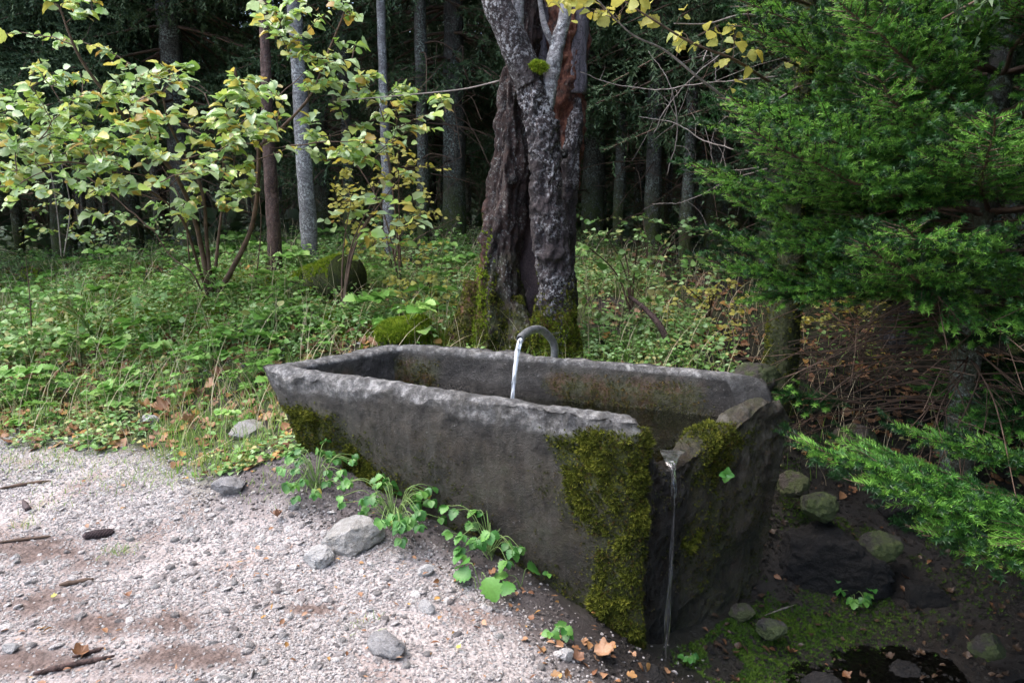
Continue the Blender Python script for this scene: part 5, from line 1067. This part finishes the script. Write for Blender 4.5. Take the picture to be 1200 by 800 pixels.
herb('herb', 560, 690, 'drooping large serrated leaves at the foot of the middle herb', 3, 35, .085, .09, False)
herb('herb', 612, 688, 'single bright arching leaves right of the middle herb', 3, 36, .08, .07, False)
herb('seedling', 648, 745, 'small lone green seedling on dark soil near the trough corner', 4, 37, .03, .05)
herb('seedling', 652, 690, 'tiny seedling with pale leaves between the herb and the corner', 3, 38, .022, .06)
herb('herb', 1000, 700, 'small dark fern like herb in the gully', 9, 39, .04, .09)
herb('seedling', 805, 775, 'tiny green seedling in the moss below the trough end', 3, 40, .025, .03)
pm = P(848, 552, 2.36); root = empty('seedling', pm, 'bright green seedling rooted in the moss of the trough end wall', 'plant')
for k in range(4):
    a = k * 1.5; link('leaf', hmesh[k % 2], pm + np.array((0, -.03, 0)), frames(np.array([(math.cos(a), -.5, math.sin(a) * .8)]), np.array([(0, -1, .6)]), np.array([.028]))[0], root)
# bank herbs, drawn from three patterns
def herb_pattern(seed, size, n):
    g = np.random.default_rng(seed); root = empty('herb', (0, 0, 0), 'leafy green herb growing on the bank', 'plant', 'green herbs on the bank'); ac = Acc(); sa = Acc()
    for k in range(n):
        a = g.uniform(0, 6.28); l = g.uniform(.03, .1); h = g.uniform(.03, .13); e = np.array((math.cos(a) * l, math.sin(a) * l, h)); sa.add(*polytube(spline([(0, 0, 0), e * .5 + (0, 0, .02), e], 6), .0015, .001, 4))
        for q in (-1, 0, 1):
            o_ = unit(np.array((math.cos(a + q * 1.1), math.sin(a + q * 1.1), .1))); V, F, T = scatter(*HL, frames(o_[None], (np.array((0, -.2, 1)) + g.normal(size=3) * .3)[None], np.array([size * g.uniform(.7, 1.1)])), e[None], g.uniform(0, 1)); ac.add(V, F, T)
    sa.build('stems', M_STEMGREEN, root)['kind'] = 'stuff'; ac.build('leaves', M_BANKHERB, root)['kind'] = 'stuff'; return root
pats = [herb_pattern(61, .032, 13), herb_pattern(62, .055, 9), herb_pattern(63, .026, 17)]
spots = [(G(px, py)) for px, py in [(150, 462), (120, 478), (175, 455), (95, 470), (30, 470), (330, 460), (290, 455), (305, 470), (230, 430), (250, 415), (350, 400), (300, 400), (370, 390), (330, 385), (130, 430), (60, 440), (190, 400), (20, 420), (210, 470), (40, 500), (10, 480), (160, 480), (275, 500), (295, 430), (385, 385), (600, 395), (555, 400), (575, 402)]]
x, y = bank_points(190, g, x0=-5.5, x1=-.5, y0=3.9, y1=8); spots += [np.array((a, b, gz(a, b)[0])) for a, b in zip(x, y)]
for k, p in enumerate(spots):
    kk = k % 3; rz = float(g.uniform(0, 6.28)); sc = float(g.uniform(.8, 1.5)) * (1 if k < 28 else 1.35)
    if k < 3: pats[kk].location = [float(c) for c in p]; pats[kk].rotation_euler = (0, 0, rz)
    else: copy_tree(pats[kk], p, rz, sc)

# fallen leaves that can be picked out one by one
fm = [mesh('fallen_leaf', *lobed_t(k, .5 + .3 * k), M_DEADLEAF) for k in range(4)]
sp_ = [(195, 400, .13), (190, 412, .11), (205, 408, .12), (350, 400, .09), (325, 478, .07), (240, 460, .09), (255, 450, .08), (200, 490, .1), (180, 485, .09), (160, 500, .08), (225, 500, .09), (235, 345, .10), (215, 355, .11), (150, 385, .09), (15, 470, .08), (30, 300, .1)]
for k, (px, py, s) in enumerate(sp_):
    p = G(px, py); a = g.uniform(0, 6.28); o = link('fallen_leaf', fm[k % 4], p + np.array((0, 0, .03)), frames(np.array([(math.cos(a), math.sin(a), .2)]), np.array([(0, -.5, 1)]) + g.normal(size=(1, 3)) * .3, np.array([s]))[0]); tag(o, 'brown curled fallen leaf among the herbs of the bank', 'leaf', 'brown fallen leaves on the bank')
for k, (px, py, s, lab, mat) in enumerate([(696, 768, .07, 'orange brown wet leaf at the foot of the trough corner', 0), (712, 775, .075, 'second wet orange leaf just right of its neighbour by the spill', 0), (684, 778, .05, 'small brown leaf left of the wet orange leaves', 0), (325, 608, .05, 'purple brown dead leaf on the gravel below the trough', 0),
        (60, 705, .02, 'small yellow leaf lying on the gravel', 1), (152, 703, .028, 'reddish brown leaf scrap lying on bare gravel', 0), (105, 768, .05, 'dark red leaf lying in the front of the path', 0), (535, 762, .02, 'tiny yellow leaf at the edge of the dark soil', 1), (1005, 436, .1, 'large rust brown leaf standing under the young spruce', 0), (1020, 448, .07, 'small orange brown leaf beside the large rust leaf', 0), (925, 765, .05, 'orange leaf scrap on the dark stream edge', 0), (573, 678, .035, 'pale shrivelled leaf hanging below the middle herb', 0)]):
    p = G(px, py); a = k * 1.7; me = fm[k % 4] if not mat else mesh('fallen_leaf', *lobed_t(9, .4), M_YELLOW); o = link('fallen_leaf', me, p + np.array((0, 0, .012)), frames(np.array([(math.cos(a), math.sin(a), .1)]), np.array([(.1, -.4, 1)]), np.array([s]))[0]); tag(o, lab, 'leaf')
# spruce cone, twigs and bark on the path
p = G(114, 630); ct = empty('spruce_cone', p, 'dark spruce cone lying on the gravel', 'cone'); tvx, tfx = leaf_t(.5, 1, .1, -.2); acc = Acc(); n = 150
k = np.arange(n); q = k / n; a = k * 2.4; r = .013 * np.sin(np.pi * (q * .86 + .09)) ** .6; ax_ = unit(np.array((1, .35, 0))); e1 = unit(np.cross(ax_, (0, 0, 1))); e2 = np.array((0, 0, 1.))
ctr = p + np.array((0, 0, .013)) + ax_ * ((q - .5) * .095)[:, None]; rd = e1 * np.cos(a)[:, None] + e2 * np.sin(a)[:, None]; V, F, T = scatter(tvx, tfx, frames(rd * .5 + ax_, rd, .016), ctr + rd * (r * .75)[:, None], .5); acc.add(V, F, T); acc.add(*tube(ctr[::10], np.interp(np.linspace(0, 1, 15), [0, .5, 1], [.005, .011, .004]), 10), .2)
acc.build('cone_scales', M_CONE, ct)['kind'] = 'stuff'
for q, (pts, r, lab, mt_) in enumerate([([(70, 690), (90, 686), (110, 682)], .008, 'dark bark strip lying on the gravel left of centre', M_TWIG), ([(0, 575), (30, 570), (60, 565)], .008, 'grey stick lying at the left edge of the path', M_TWIG), ([(85, 775), (105, 768), (122, 762)], .007, 'dark red bark piece in front of the path', M_TRUNKRED), ([(40, 798), (80, 785), (135, 775)], .008, 'orange brown wood splinter at the front of the path', M_TRUNKRED),
        ([(28, 590), (33, 600), (32, 598)], .012, 'short dark cone scrap at the left of the path', M_CONE), ([(0, 640), (60, 632)], .006, 'thin root line crossing the reddish soil', M_TWIG), ([(895, 725), (915, 718), (930, 710)], .004, 'pale twig lying over the gully moss', M_PALETWIG), ([(220, 545), (300, 500), (325, 480)], .003, 'long dry straw leaning at the left foot of the trough', M_DRY)]):
    c = spline([G(*a) + np.array((0, 0, r)) for a in pts], 20); V, F = tube(c, r * np.interp(np.linspace(0, 1, 20), [0, .3, .8, 1], [.5, 1, .9, .4]), 10, lambda b, th, s: r * .35 * fbm(b, 60, 2, 3)); o = mk('stick', V, F, mt_, org=c[0], attrs={'moss': np.zeros(len(V))}); tag(o, lab, 'stick')
print('tris', sum(len(m.polygons) for m in bpy.data.meshes), 'objs', len(bpy.data.objects))
